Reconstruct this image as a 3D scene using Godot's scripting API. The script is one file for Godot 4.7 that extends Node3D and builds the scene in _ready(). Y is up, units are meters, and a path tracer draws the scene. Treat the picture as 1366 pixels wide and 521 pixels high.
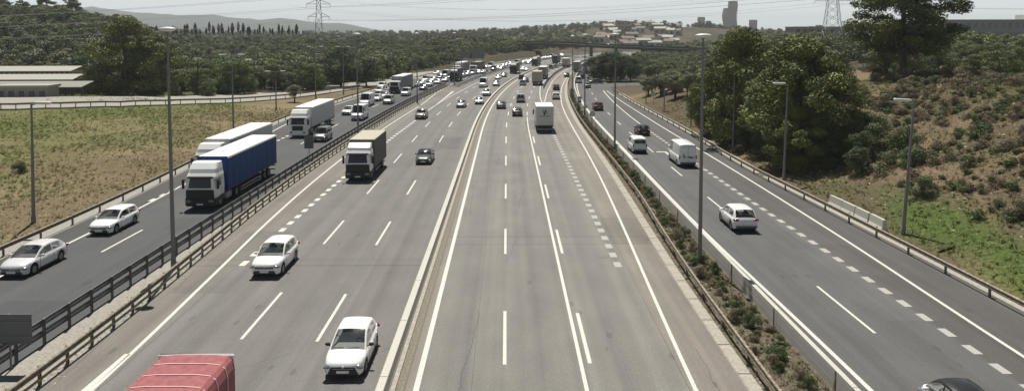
extends Node3D
# A motorway seen from a high footbridge. World: x to the right, y up, the road runs along -z.
# "Z" below is the distance ahead in metres (so z = -Z); "s" is the sideways place before the road's bend is added.

const CAM_H := 14.5
const FOC := 1000.0
const PX := 683.0
const PY := 102.0
var pitch := atan(59.0 / 1000.0)
var yaw := atan(7.0 / 1000.0)
var M := {}
var taken := {}
var rng := RandomNumberGenerator.new()
var nz := FastNoiseLite.new()
var shared := {}

# sideways place of each traced line against Z
const LN := {
	"a_rail": [0, -33.0, 60, -33.0, 77, -34.0, 105, -36.2, 125, -37.0, 160, -36.6, 200, -36.2, 400, -36.0],
	"a_edge": [0, -30.5, 64, -30.5, 75, -31.2, 106, -34.1, 122, -35.2, 150, -35.3, 180, -34.8, 400, -34.6],
	"a_dot": [0, -30.8, 400, -30.8],
	"a_dash": [0, -26.85, 400, -26.85],
	"a_bar": [0, -21.5, 90, -21.4, 117, -21.0, 150, -20.6, 200, -20.2],
	"b_rail": [0, -19.25, 36, -19.35, 48, -19.85, 60, -20.4, 76, -20.7, 110, -20.35, 150, -19.8, 200, -19.4],
	"b_edge": [0, -16.6, 30, -16.9, 44, -17.6, 57, -18.35, 72, -18.85, 90, -18.95, 124, -18.4, 150, -18.1, 165, -18.6, 185, -19.6, 215, -20.6],
	"b_dot": [0, -16.55, 73, -16.4, 100, -15.9, 120, -15.3, 140, -15.2, 200, -14.2, 400, -14.4],
	"b_d1": [0, -12.6, 400, -12.6],
	"b_d2": [0, -8.95, 400, -8.95],
	"med": [0, -5.0, 400, -5.0],
	"c1": [0, -3.7, 400, -3.7],
	"c2": [0, -0.1, 400, -0.1],
	"c3": [0, 3.25, 400, 3.3],
	"c_dot": [0, 7.0, 60, 6.9, 100, 6.7, 140, 6.6, 400, 6.6],
	"c_edge": [0, 7.0, 30, 7.7, 42, 8.15, 54, 8.65, 77, 9.45, 114, 10.05, 145, 10.15, 171, 10.4, 230, 11.0, 400, 11.0],
	"gut": [0, 9.9, 42, 9.85, 54, 10.1, 80, 10.7, 120, 11.1, 160, 11.3, 200, 11.5, 400, 11.6],
	"c_rail": [0, 10.75, 40, 10.75, 51, 11.05, 65, 11.6, 83, 11.8, 110, 11.9, 158, 12.2, 200, 12.3, 400, 12.4],
	"wall": [0, 13.5, 60, 13.4, 100, 13.6, 150, 13.9, 400, 13.9],
	"d_edge": [0, 14.9, 29, 14.8, 55, 14.4, 94, 14.6, 151, 14.7, 400, 14.7],
	"d_dash": [0, 17.95, 60, 17.75, 130, 17.9, 400, 17.9],
	"d_dot": [0, 21.45, 40, 21.3, 72, 21.0, 120, 21.1, 400, 21.2],
	"d_re": [0, 22.9, 33, 23.2, 53, 23.75, 107, 23.9, 140, 23.5, 166, 22.7, 190, 21.9, 400, 21.9],
	"d_rail": [0, 26.8, 40, 26.55, 60, 26.0, 80, 25.4, 107, 26.0, 130, 25.7, 160, 24.6, 190, 23.4, 400, 23.0],
}

func bend(Z: float) -> float:
	var d := maxf(0.0, Z - 105.0)
	if d > 700.0:
		return 700.0 * 700.0 / 2200.0 + (d - 700.0) * 0.636
	return d * d / 2200.0

func ls(n: String, Z: float) -> float:
	var a: Array = LN[n]
	var k := a.size() / 2
	if Z <= a[0]: return a[1]
	if Z >= a[2 * k - 2]: return a[2 * k - 1]
	var i := 0
	while a[2 * i + 2] < Z: i += 1
	var z0: float = a[2 * i]
	var z1: float = a[2 * i + 2]
	var s0: float = a[2 * i + 1]
	var s1: float = a[2 * i + 3]
	var m := (s1 - s0) / (z1 - z0)
	var m0 := m
	var m1 := m
	if i > 0: m0 = (m + (s0 - float(a[2 * i - 1])) / (z0 - float(a[2 * i - 2]))) * 0.5
	if i < k - 2: m1 = (m + (float(a[2 * i + 5]) - s1) / (float(a[2 * i + 4]) - z1)) * 0.5
	var t := (Z - z0) / (z1 - z0)
	var h := z1 - z0
	return (2*t*t*t - 3*t*t + 1) * s0 + (t*t*t - 2*t*t + t) * h * m0 + (-2*t*t*t + 3*t*t) * s1 + (t*t*t - t*t) * h * m1

func lx(n: String, Z: float) -> float: return ls(n, Z) + bend(Z)
func V(X: float, Y: float, Z: float) -> Vector3: return Vector3(X, Y, -Z)
func sm(a: float, b: float, x: float) -> float: return smoothstep(a, b, x)

func terr(X: float, Z: float) -> float:
	var s := X - bend(Z)
	var e := -0.16
	var tl := ls("a_rail", Z) - 1.0
	var tr := ls("d_rail", Z) + 1.3
	if s < tl:
		var d := tl - s
		e += 3.2 * clampf(d / 40.0, 0, 1) * (1.0 - 0.9 * sm(128, 175, Z)) + 0.16 * clampf(d, 0, 1)
		e += nz.get_noise_2d(X * 2.0, Z * 2.0) * 0.35 * clampf(d / 5.0, 0, 1) * (1.0 - sm(88, 108, Z))
		e += 20.0 * sm(175, 345, Z) * sm(0.37, 0.62, -X / maxf(Z, 1.0)) + 3.0 * sm(260, 420, Z)
	elif s > tr:
		var d := s - tr
		var near := 8.6 * sm(-3, 28, d) - 8.6 * sm(-3, 28, 0.0)
		near += (nz.get_noise_2d(X * 2.2, Z * 2.2 + 400.0) * 1.1 + nz.get_noise_2d(X * 6.0, Z * 6.0) * 0.35) * clampf(d / 8.0, 0, 1)
		var far := 3.0 * sm(-2.0, 10, d) - 3.0 * sm(-2.0, 10, 0.0) + 3.0 * sm(10, 90, d)
		far *= 1.0 - sm(160, 182, Z) * (1.0 - sm(25, 80, d))
		e += lerpf(near, far, sm(100, 135, Z)) + 0.16 * clampf(d, 0, 1)
	e += 8.0 * sm(480, 1500, Z)
	e += 15.0 * sm(560, 950, Z) * exp(-pow((X - 190.0) / 190.0, 2.0))
	return e

# a pixel of the photograph gives a direction; its distance is where that direction meets the ground (or the height given)
func ray(u: float, v: float) -> Vector3:
	var b := Basis(Vector3.UP, -yaw) * Basis(Vector3.RIGHT, -pitch)
	return b * Vector3((u - PX) / FOC, -(v - PY) / FOC, -1.0)
func onto(u: float, v: float, y := 0.0) -> Vector3:
	var d := ray(u, v)
	return Vector3(0, CAM_H, 0) + d * ((y - CAM_H) / d.y)
func hit(u: float, v: float) -> Vector3:
	var d := ray(u, v)
	var t := 20.0
	while t < 1600.0:
		var p := Vector3(0, CAM_H, 0) + d * t
		if p.y < terr(p.x, -p.z): return Vector3(p.x, terr(p.x, -p.z), p.z)
		t += 0.4 + t * 0.002
	return Vector3(0, CAM_H, 0) + d * t

# ---------- naming ----------
func numbered(called: String) -> String:
	taken[called] = taken.get(called, -1) + 1
	return called if taken[called] == 0 else "%s_%03d" % [called, taken[called]]
func tag(o: Node, label: String, category := "", group := "", kind := ""):
	o.set_meta("label", label)
	if category: o.set_meta("category", category)
	if group: o.set_meta("group", group)
	if kind: o.set_meta("kind", kind)
	return o
func thing(called: String, label: String, category: String, at := Vector3.ZERO, turn := 0.0, group := ""):
	var o := Node3D.new()
	o.name = numbered(called)
	add_child(o)
	o.position = at
	o.rotation.y = turn
	return tag(o, label, category, group)
func part(called: String, mesh: Mesh, mat: Material, parent: Node, at := Vector3.ZERO, turn := Vector3.ZERO, size := Vector3.ONE):
	var o := MeshInstance3D.new()
	o.name = called if parent != self else numbered(called)
	o.mesh = mesh
	o.material_override = mat
	parent.add_child(o, true)
	o.position = at
	o.rotation = turn
	o.scale = size
	return o
func struct(called: String, label: String, mesh: Mesh, mat: Material, kind := "structure"):
	var o = part(called, mesh, mat, self)
	return tag(o, label, "", "", kind)

# ---------- shapes ----------
func stool() -> SurfaceTool:
	var st := SurfaceTool.new()
	st.begin(Mesh.PRIMITIVE_TRIANGLES)
	return st
func done(st: SurfaceTool) -> ArrayMesh:
	st.generate_normals()
	return st.commit()
func quad(st: SurfaceTool, a: Vector3, b: Vector3, c: Vector3, d: Vector3, g := -1):
	st.set_smooth_group(g)
	for p in [a, b, c, a, c, d]: st.add_vertex(p)
func tri(st: SurfaceTool, a: Vector3, b: Vector3, c: Vector3, g := -1):
	st.set_smooth_group(g)
	for p in [a, b, c]: st.add_vertex(p)
func box(st: SurfaceTool, c: Vector3, size: Vector3, turn := Basis.IDENTITY):
	var h := size * 0.5
	var p := []
	for i in 8: p.append(c + turn * Vector3(h.x * (1 if i & 1 else -1), h.y * (1 if i & 2 else -1), h.z * (1 if i & 4 else -1)))
	for f in [[0, 2, 3, 1], [5, 7, 6, 4], [4, 6, 2, 0], [1, 3, 7, 5], [2, 6, 7, 3], [4, 0, 1, 5]]:
		quad(st, p[f[0]], p[f[1]], p[f[2]], p[f[3]])
func boxm(size: Vector3) -> Mesh:
	var k := "box%v" % size
	if not shared.has(k):
		var st := stool()
		box(st, Vector3.ZERO, size)
		shared[k] = done(st)
	return shared[k]
# bar from a to b with a width across and a height
func bar(st: SurfaceTool, a: Vector3, b: Vector3, w: float, h := -1.0):
	if h < 0: h = w
	var d := b - a
	var f := d.normalized()
	var up := Vector3.UP if absf(f.y) < 0.95 else Vector3.RIGHT
	var r := f.cross(up).normalized()
	box(st, (a + b) * 0.5, Vector3(w, h, d.length()), Basis(r, r.cross(f).normalized() * 1.0, -f))
func tube(st: SurfaceTool, pts: Array, rad: Array, n := 8, caps := true):
	var rings := []
	for i in pts.size():
		var f: Vector3 = (pts[mini(i + 1, pts.size() - 1)] - pts[maxi(i - 1, 0)]).normalized()
		var up := Vector3.FORWARD if absf(f.y) > 0.9 else Vector3.UP
		var r := f.cross(up).normalized()
		var q := r.cross(f).normalized()
		var ring := []
		for k in n:
			var a := TAU * k / n
			ring.append(pts[i] + (r * cos(a) + q * sin(a)) * rad[i])
		rings.append(ring)
	for i in pts.size() - 1:
		for k in n:
			quad(st, rings[i][k], rings[i + 1][k], rings[i + 1][(k + 1) % n], rings[i][(k + 1) % n], 1)
	if caps:
		for k in range(1, n - 1):
			tri(st, rings[0][0], rings[0][k], rings[0][k + 1])
			tri(st, rings[-1][0], rings[-1][k + 1], rings[-1][k])
# round-cornered sections [y, half width, z front, z rear, corner radius] joined upwards
func rloft(st: SurfaceTool, secs: Array, cap := true, seg := 3, smooth := true):
	var rings := []
	for s in secs:
		var ring := []
		var r: float = s[4]
		var cs := [[s[1] - r, s[2] - r, 0.0], [-s[1] + r, s[2] - r, 90.0], [-s[1] + r, s[3] + r, 180.0], [s[1] - r, s[3] + r, 270.0]]
		for c in cs:
			for k in seg + 1:
				var a := deg_to_rad(c[2] + 90.0 * k / seg)
				ring.append(Vector3(c[0] + r * cos(a), s[0], c[1] + r * sin(a)))
		rings.append(ring)
	var n: int = rings[0].size()
	for i in rings.size() - 1:
		for k in n:
			quad(st, rings[i][k], rings[i][(k + 1) % n], rings[i + 1][(k + 1) % n], rings[i + 1][k], (i % 2) if smooth else -1)
	if cap:
		for k in range(1, n - 1):
			tri(st, rings[-1][0], rings[-1][k], rings[-1][k + 1])
			tri(st, rings[0][0], rings[0][k + 1], rings[0][k])
func rbox(w: float, y0: float, y1: float, zf: float, zr: float, r := 0.06) -> Mesh:
	var st := stool()
	var b := minf(0.04, (y1 - y0) * 0.2)
	rloft(st, [[y0, w / 2 - b, zf - b, zr + b, r], [y0 + b, w / 2, zf, zr, r], [y1 - b, w / 2, zf, zr, r], [y1, w / 2 - b, zf - b, zr + b, r]], true, 2, false)
	return done(st)
func ellip(r: Vector3, n := 10) -> Mesh:
	var st := stool()
	var m := n / 2 + 1
	for i in m:
		for k in n:
			var p := []
			for q in [[i, k], [i, k + 1], [i + 1, k + 1], [i + 1, k]]:
				var a: float = PI * q[0] / m
				var b: float = TAU * q[1] / n
				p.append(Vector3(sin(a) * cos(b) * r.x, cos(a) * r.y, sin(a) * sin(b) * r.z))
			quad(st, p[0], p[1], p[2], p[3], 1)
	return done(st)

# ---------- materials ----------
func col(r: float, g := -1.0, b := -1.0) -> Color:
	return Color(r, r if g < 0 else g, r if b < 0 else b).linear_to_srgb()
func mat(key: String, c: Color, rough := 0.7, metal := 0.0, spec := 0.5) -> StandardMaterial3D:
	var m := StandardMaterial3D.new()
	m.resource_name = key
	m.albedo_color = c
	m.roughness = rough
	m.metallic = metal
	m.metallic_specular = spec
	M[key] = m
	return m
func noise_tex(freq: float, lo: float, hi: float, size := 512, octaves := 5, seed_ := 1, warm := 0.0) -> NoiseTexture2D:
	var f := FastNoiseLite.new()
	f.noise_type = FastNoiseLite.TYPE_SIMPLEX_SMOOTH
	f.frequency = freq
	f.fractal_octaves = octaves
	f.seed = seed_
	var t := NoiseTexture2D.new()
	t.width = size
	t.height = size
	t.seamless = true
	t.noise = f
	var g := Gradient.new()
	g.set_color(0, Color(lo, lo, lo * (1.0 - warm)))
	g.set_color(1, Color(hi, hi, hi * (1.0 - warm)))
	t.color_ramp = g
	return t
func grain(m: StandardMaterial3D, tex: Texture2D, scale: float, world := true):
	m.albedo_texture = tex
	m.uv1_triplanar = true
	m.uv1_world_triplanar = world
	m.uv1_scale = Vector3.ONE * scale
	return m
func paint(key: String, c: Color, metal := 0.0, rough := 0.32):
	var m := mat(key, c, rough, metal)
	m.clearcoat_enabled = true
	m.clearcoat = 0.6
	m.clearcoat_roughness = 0.12
	return m

# road surface: worn asphalt with stains that run along each lane, cracks and patches; x across the road, y along it
func asphalt(key: String, s0: float, s1: float, base: Color, lanes: Array, dark: float, seed_: int, joints: Array, shoulder: Array, sh_tint: Color, seams: Array = []):
	var w := 512
	var h := 2048
	var span := 128.0
	var fine := FastNoiseLite.new()
	fine.noise_type = FastNoiseLite.TYPE_SIMPLEX
	fine.fractal_octaves = 3
	fine.frequency = 0.45
	fine.seed = seed_
	var gim := fine.get_seamless_image(w, h, false, false, 0.1)
	var streak := FastNoiseLite.new()
	streak.noise_type = FastNoiseLite.TYPE_SIMPLEX_SMOOTH
	streak.frequency = 0.03
	streak.fractal_octaves = 4
	streak.seed = seed_ + 7
	var sim := streak.get_seamless_image(w, 40, false, false, 0.2)
	sim.resize(w, h, Image.INTERPOLATE_CUBIC)
	var blot := FastNoiseLite.new()
	blot.frequency = 0.012
	blot.fractal_octaves = 4
	blot.seed = seed_ + 13
	var bim := blot.get_seamless_image(w, h, false, false, 0.2)
	gim.convert(Image.FORMAT_L8)
	sim.convert(Image.FORMAT_L8)
	bim.convert(Image.FORMAT_L8)
	var ga := gim.get_data()
	var sa := sim.get_data()
	var ba := bim.get_data()
	var out := PackedByteArray()
	out.resize(w * h * 3)
	var prof := PackedFloat32Array()
	var tr := PackedFloat32Array()
	var tg := PackedFloat32Array()
	var tb := PackedFloat32Array()
	for x in w:
		var s := lerpf(s0, s1, (x + 0.5) / w)
		var k := 0.0
		for l in lanes:
			var d: float = s - l
			k += exp(-pow(d / 0.36, 2.0)) * 1.0 + (exp(-pow((d - 0.85) / 0.28, 2.0)) + exp(-pow((d + 0.85) / 0.28, 2.0))) * 0.3
		for q in seams:
			if absf(s - q) < 0.03: k += 1.0
		prof.append(k)
		var c := base
		for q in shoulder:
			if s > q[0] and s < q[1]: c = base * sh_tint
		tr.append(c.r); tg.append(c.g); tb.append(c.b)
	# sealed cracks and repair patches
	var worn := PackedFloat32Array()
	worn.resize(w * h)
	worn.fill(1.0)
	var r := RandomNumberGenerator.new()
	r.seed = seed_
	for k in 9:
		var px := r.randi_range(10, w - 130)
		var py := r.randi_range(0, h - 260)
		var tone := r.randf_range(0.9, 1.07)
		for yy in range(py, py + r.randi_range(40, 220)):
			for xx in range(px, px + 105): worn[yy * w + xx] *= tone
	for k in 26:
		var cx := r.randf_range(8, w - 8)
		var cy := r.randi_range(0, h - 1)
		var drift := r.randf_range(-0.25, 0.25) if k % 3 else r.randf_range(-6.0, 6.0)
		for t in r.randi_range(40, 260 if k % 3 else 40):
			cx = clampf(cx + drift + r.randf_range(-0.9, 0.9), 2, w - 3)
			var yy := (cy + t) % h
			worn[yy * w + int(cx)] *= 0.8
			if k % 2: worn[yy * w + int(cx) + 1] *= 0.9
	for k in 60:
		var ox := r.randi_range(6, w - 6)
		var oy := r.randi_range(6, h - 6)
		var rad := r.randf_range(1.5, 5.0)
		for yy in range(oy - 5, oy + 6):
			for xx in range(ox - 5, ox + 6):
				if Vector2(xx - ox, (yy - oy) * 0.7).length() < rad: worn[yy * w + xx] *= 0.88
	var i := 0
	for y in h:
		var Z := span * y / h
		var j := 1.0
		for q in joints:
			if absf(Z - q) < 0.07: j = 0.86
		for x in w:
			var st := (sa[i] - 128) / 128.0
			var v := 1.0 + (ga[i] - 128) / 128.0 * 0.15 + st * 0.08 + (ba[i] - 128) / 128.0 * 0.05
			v *= 1.0 - dark * prof[x] * clampf(0.6 + st * 1.1, 0.05, 1.2)
			v *= j * worn[i]
			out[i * 3] = clampi(int(tr[x] * v * 255.0), 0, 255)
			out[i * 3 + 1] = clampi(int(tg[x] * v * 255.0), 0, 255)
			out[i * 3 + 2] = clampi(int(tb[x] * v * 255.0), 0, 255)
			i += 1
	var m := mat(key, Color.WHITE, 0.88)
	m.albedo_texture = ImageTexture.create_from_image(Image.create_from_data(w, h, false, Image.FORMAT_RGB8, out))
	m.set_meta("s0", s0)
	m.set_meta("s1", s1)
	return m

# ---------- road ribbons and paint ----------
func zs(z0: float, z1: float, step := 2.0) -> Array:
	var a := []
	var z := z0
	while z < z1 - 0.01:
		a.append(z)
		z += step if z < 200 else step * 3.0
	a.append(z1)
	return a
func ribbon(left: Callable, right: Callable, z0: float, z1: float, y: float, m: StandardMaterial3D = null, across := 1, step := 2.0) -> Mesh:
	var st := stool()
	var zz := zs(z0, z1, step)
	for i in zz.size() - 1:
		for k in across:
			var p := []
			for q in [[i, k], [i + 1, k], [i + 1, k + 1], [i, k + 1]]:
				var Z: float = zz[q[0]]
				var s := lerpf(left.call(Z), right.call(Z), float(q[1]) / across)
				p.append([V(s + bend(Z), y, Z), Vector2((s - m.get_meta("s0")) / (m.get_meta("s1") - m.get_meta("s0")), Z / 128.0) if m and m.has_meta("s0") else Vector2(s, Z)])
			for e in [0, 1, 2, 0, 2, 3]:
				st.set_uv(p[e][1])
				st.set_normal(Vector3.UP)
				st.add_vertex(p[e][0])
	return st.commit()
func stripe(line: String, off: float, w: float, z0: float, z1: float, road: Node, called := "edge_line", m := "paint"):
	part(called, ribbon(func(Z): return ls(line, Z) + off - w / 2, func(Z): return ls(line, Z) + off + w / 2, z0, z1, 0.006), M[m], road)
func dash(line: String, off: float, w: float, z0: float, z1: float, road: Node, called := "lane_dash", m := "paint"):
	if not shared.has("unit"):
		var st := stool()
		for p in [Vector3(-0.5, 0, -0.5), Vector3(0.5, 0, -0.5), Vector3(0.5, 0, 0.5), Vector3(-0.5, 0, -0.5), Vector3(0.5, 0, 0.5), Vector3(-0.5, 0, 0.5)]:
			st.set_normal(Vector3.UP)
			st.add_vertex(p)
		shared["unit"] = st.commit()
	var a := V(lx(line, z0) + off, 0, z0)
	var b := V(lx(line, z1) + off, 0, z1)
	var mid := (a + b) * 0.5
	mid.y = 0.006
	part(called, shared["unit"], M[m], road, mid, Vector3(0, atan2(-(b.x - a.x), -(b.z - a.z)), 0), Vector3(w, 1, (b - a).length()))
func lo(n: String, o: float) -> Callable: return func(Z): return ls(n, Z) + o
func kc(v: float) -> Callable: return func(_Z): return v

# ---------- cars and vans (front towards +z, origin on the ground under the middle) ----------
const CARS := {
	"hatch": {"L": 4.0, "W": 1.76, "H": 1.49, "belt": 0.93, "nose": 0.74, "tail": 0.95, "zA": 1.02, "zB": 0.1, "zC": -1.35, "zD": -1.88, "zf": 1.22, "zr": -1.32, "r": 0.31, "sill": 0.23},
	"hatch2": {"L": 4.36, "W": 1.81, "H": 1.47, "belt": 0.94, "nose": 0.76, "tail": 0.98, "zA": 1.12, "zB": 0.12, "zC": -1.4, "zD": -2.02, "zf": 1.35, "zr": -1.34, "r": 0.33, "sill": 0.22},
	"estate": {"L": 4.4, "W": 1.8, "H": 1.48, "belt": 0.95, "nose": 0.78, "tail": 1.0, "zA": 1.1, "zB": 0.22, "zC": -1.72, "zD": -2.06, "zf": 1.36, "zr": -1.3, "r": 0.33, "sill": 0.22},
	"suv": {"L": 4.4, "W": 1.84, "H": 1.64, "belt": 1.04, "nose": 0.88, "tail": 1.06, "zA": 1.08, "zB": 0.25, "zC": -1.62, "zD": -2.08, "zf": 1.33, "zr": -1.32, "r": 0.35, "sill": 0.27},
	"sedan": {"L": 4.55, "W": 1.8, "H": 1.45, "belt": 0.93, "nose": 0.73, "tail": 0.98, "zA": 1.05, "zB": 0.2, "zC": -1.05, "zD": -1.75, "zf": 1.4, "zr": -1.3, "r": 0.32, "sill": 0.22},
	"mpv": {"L": 4.3, "W": 1.84, "H": 1.8, "belt": 1.08, "nose": 0.86, "tail": 1.08, "zA": 1.4, "zB": 0.62, "zC": -1.98, "zD": -2.12, "zf": 1.38, "zr": -1.35, "r": 0.32, "sill": 0.24},
	"panel": {"L": 4.3, "W": 1.84, "H": 1.86, "belt": 1.1, "nose": 0.86, "tail": 1.1, "zA": 1.35, "zB": 0.62, "zC": -2.06, "zD": -2.13, "zf": 1.36, "zr": -1.36, "r": 0.32, "sill": 0.24, "van": -0.35},
	"bigvan": {"L": 5.7, "W": 2.02, "H": 2.5, "belt": 1.25, "nose": 1.02, "tail": 1.25, "zA": 2.2, "zB": 1.45, "zC": -2.78, "zD": -2.83, "zf": 1.95, "zr": -1.75, "r": 0.35, "sill": 0.3, "van": 0.5},
	"smart": {"L": 2.72, "W": 1.66, "H": 1.54, "belt": 0.95, "nose": 0.8, "tail": 0.95, "zA": 0.92, "zB": 0.3, "zC": -0.85, "zD": -1.26, "zf": 0.98, "zr": -0.9, "r": 0.3, "sill": 0.24},
}

func pl(pts: Array, x: float) -> float:
	if x <= pts[0][0]: return pts[0][1]
	for i in pts.size() - 1:
		if x <= pts[i + 1][0]:
			return lerpf(pts[i][1], pts[i + 1][1], (x - pts[i][0]) / (pts[i + 1][0] - pts[i][0]))
	return pts[-1][1]

func wheel_mesh(r: float, w: float, what: String) -> Mesh:
	var k := "%s%.2f_%.2f" % [what, r, w]
	if shared.has(k): return shared[k]
	var st := stool()
	var n := 20
	var ring := func(rad, x): 
		var a := []
		for i in n: a.append(Vector3(x, sin(TAU * i / n) * rad, cos(TAU * i / n) * rad))
		return a
	if what == "tyre":
		var rr := [ring.call(r * 0.62, w * 0.42), ring.call(r * 0.9, w * 0.5), ring.call(r, w * 0.36), ring.call(r, -w * 0.36), ring.call(r * 0.9, -w * 0.5), ring.call(r * 0.62, -w * 0.42)]
		for j in 5:
			for i in n: quad(st, rr[j][i], rr[j][(i + 1) % n], rr[j + 1][(i + 1) % n], rr[j + 1][i], 1)
	else:
		# both faces carry a spoked disc with a raised lip
		for sd in [1.0, -1.0]:
			var x0: float = w * 0.3 * sd
			var x1: float = w * 0.42 * sd
			var lip := ring.call(r * 0.64, x1) as Array
			var inn := ring.call(r * 0.56, x1) as Array
			for i in n: quad(st, lip[i], lip[(i + 1) % n], inn[(i + 1) % n], inn[i], 1)
			for s in 5:
				var a := TAU * s / 5.0
				var d := Vector3(0, sin(a), cos(a))
				var q := Vector3(0, cos(a), -sin(a))
				quad(st, Vector3(x1, 0, 0) + q * r * 0.11, Vector3(x1, 0, 0) + q * r * 0.09 + d * r * 0.58, Vector3(x1, 0, 0) - q * r * 0.09 + d * r * 0.58, Vector3(x1, 0, 0) - q * r * 0.11)
			var hub := ring.call(r * 0.18, x1 + 0.01 * sd) as Array
			for i in range(1, n - 1): tri(st, hub[0], hub[i], hub[i + 1])
			var back := ring.call(r * 0.62, x0) as Array
			for i in range(1, n - 1): tri(st, back[0], back[i], back[i + 1])
	shared[k] = done(st)
	return shared[k]

func add_wheel(parent: Node, at: Vector3, r: float, w: float, whole: bool, rim := "alloy"):
	if whole:
		var t = part("wheel", wheel_mesh(r, w, "tyre"), M.rubber, parent, at)
		part("rim", wheel_mesh(r, w, "rim"), M[rim], t)
	else:
		part("wheel", wheel_mesh(r, w, "tyre"), M.rubber, parent, at)

func mquad(st: SurfaceTool, sd: float, a: Vector3, b: Vector3, c: Vector3, d: Vector3, g := -1):
	if sd > 0: quad(st, a, b, c, d, g)
	else: quad(st, d * Vector3(-1, 1, 1), c * Vector3(-1, 1, 1), b * Vector3(-1, 1, 1), a * Vector3(-1, 1, 1), g)

func car_shell(kind: String, lod: int) -> Dictionary:
	var key := "car_%s_%d" % [kind, lod]
	if shared.has(key): return shared[key]
	var c: Dictionary = CARS[kind]
	var L: float = c.L
	var W: float = c.W / 2.0
	var tops := [[-L / 2, c.tail - 0.3], [-L / 2 + 0.05, c.tail - 0.1], [-L / 2 + 0.16, c.tail], [c.zD + 0.1, c.belt + 0.03], [c.zA, c.belt], [lerpf(c.zA, L / 2, 0.55), lerpf(c.belt, c.nose, 0.42)], [L / 2 - 0.16, c.nose + 0.01], [L / 2 - 0.05, c.nose - 0.05], [L / 2, c.nose - 0.14]]
	var plan := [[-L / 2, W * 0.86], [-L / 2 + 0.12, W * 0.94], [-L / 2 + 0.5, W * 0.99], [-L / 2 + 1.0, W], [L / 2 - 1.1, W], [L / 2 - 0.55, W * 0.965], [L / 2 - 0.22, W * 0.89], [L / 2 - 0.08, W * 0.8], [L / 2, W * 0.7]]
	var bot := [[-L / 2, c.sill + 0.12], [-L / 2 + 0.25, c.sill], [L / 2 - 0.3, c.sill - 0.02], [L / 2, c.sill + 0.02]]
	var ra: float = c.r + 0.065
	var st_z := []
	var n := 44 if lod == 0 else 16
	for i in n + 1: st_z.append(-L / 2 + L * i / n)
	for zz in [L / 2 - 0.03, L / 2 - 0.1, -L / 2 + 0.05, c.zf - ra, c.zf + ra, c.zr - ra, c.zr + ra, c.zf - ra * 0.97, c.zf + ra * 0.97, c.zr - ra * 0.97, c.zr + ra * 0.97]: st_z.append(zz)
	st_z.sort()
	var body := stool()
	var rows := []
	for z in st_z:
		var yt := pl(tops, z)
		var w := pl(plan, z)
		var yb := pl(bot, z)
		var base := yb
		for zw in [c.zf, c.zr]:
			var d: float = absf(z - zw)
			if d < ra: yb = maxf(yb, c.r + sqrt(ra * ra - d * d))
		var y1 := maxf(yb + 0.03, base + 0.12)
		var y2 := maxf(y1 + 0.02, lerpf(base, yt, 0.55))
		var y3 := maxf(y2 + 0.02, yt - 0.11)
		yt = maxf(yt, y3 + 0.02)
		rows.append([Vector3(w - 0.05, yb, z), Vector3(w - 0.012, y1, z), Vector3(w, y2, z), Vector3(w - 0.025, y3, z), Vector3(w - 0.1, yt - 0.012, z), Vector3(w * 0.5, yt + 0.015, z), Vector3(0, yt + 0.022, z)])
	for sd in [1.0, -1.0]:
		for i in rows.size() - 1:
			for k in 6: mquad(body, sd, rows[i][k], rows[i + 1][k], rows[i + 1][k + 1], rows[i][k + 1], 1)
		for e in [0, rows.size() - 1]:
			var r: Array = rows[e]
			for k in 6: mquad(body, sd * (1.0 if e else -1.0), r[k] if e else r[k] * Vector3(-1, 1, 1), r[k + 1] if e else r[k + 1] * Vector3(-1, 1, 1), Vector3(0, r[k + 1].y, r[k].z), Vector3(0, r[k].y, r[k].z))
	# greenhouse
	var P := {"body": body, "roof": stool(), "windshield": stool(), "rear_window": stool(), "side_window": stool(), "side_window_b": stool(), "side_window_c": stool(), "side_window_d": stool(), "underbody": stool()}
	var gz := [c.zD, lerpf(c.zD, c.zC, 0.5), c.zC]
	var van: float = c.get("van", -99.0)
	var zpil: float = lerpf(c.zB, c.zC, 0.44) if van < -90 else van
	for t in [0.06, 0.2, 0.32]: gz.append(lerpf(c.zC, c.zB, t))
	gz.append_array([zpil - 0.05, zpil + 0.05])
	for t in [0.72, 0.88]: if lerpf(c.zC, c.zB, t) > zpil + 0.1: gz.append(lerpf(c.zC, c.zB, t))
	gz.append_array([c.zB, lerpf(c.zB, c.zA, 0.25), lerpf(c.zB, c.zA, 0.5), lerpf(c.zB, c.zA, 0.75), c.zA])
	gz.sort()
	var g := []
	for z in gz:
		var yr: float
		if z > c.zB:
			var t: float = (z - c.zB) / (c.zA - c.zB)
			yr = lerpf(c.H - 0.045, c.belt - 0.01, t) + 0.05 * sin(PI * t)
		elif z < c.zC:
			var t: float = (c.zC - z) / (c.zC - c.zD)
			yr = lerpf(c.H - 0.07, c.belt + 0.02, t) + 0.04 * sin(PI * t)
		else:
			var t: float = (z - c.zC) / (c.zB - c.zC)
			yr = c.H - 0.045 - 0.025 * (1.0 - t) + 0.045 * sin(PI * t)
		var t2: float = clampf((yr - c.belt) / (c.H - c.belt), 0, 1)
		var lean := 0.14 if van < -90 else 0.07
		var wb: float = pl(plan, z) - 0.075
		var wr: float = lerpf(wb, W - 0.075 - lean, t2)
		var yb: float = c.belt - 0.03
		var top := maxf(yr - 0.05, yb)
		g.append([Vector3(wb, yb, z), Vector3(lerpf(wb, wr, 0.15), lerpf(yb, top, 0.15), z), Vector3(lerpf(wb, wr, 0.92), lerpf(yb, top, 0.92), z), Vector3(wr, top, z), Vector3(wr - 0.07, yr, z), Vector3(wr * 0.5, yr + 0.03, z), Vector3(0, yr + 0.04, z)])
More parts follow.
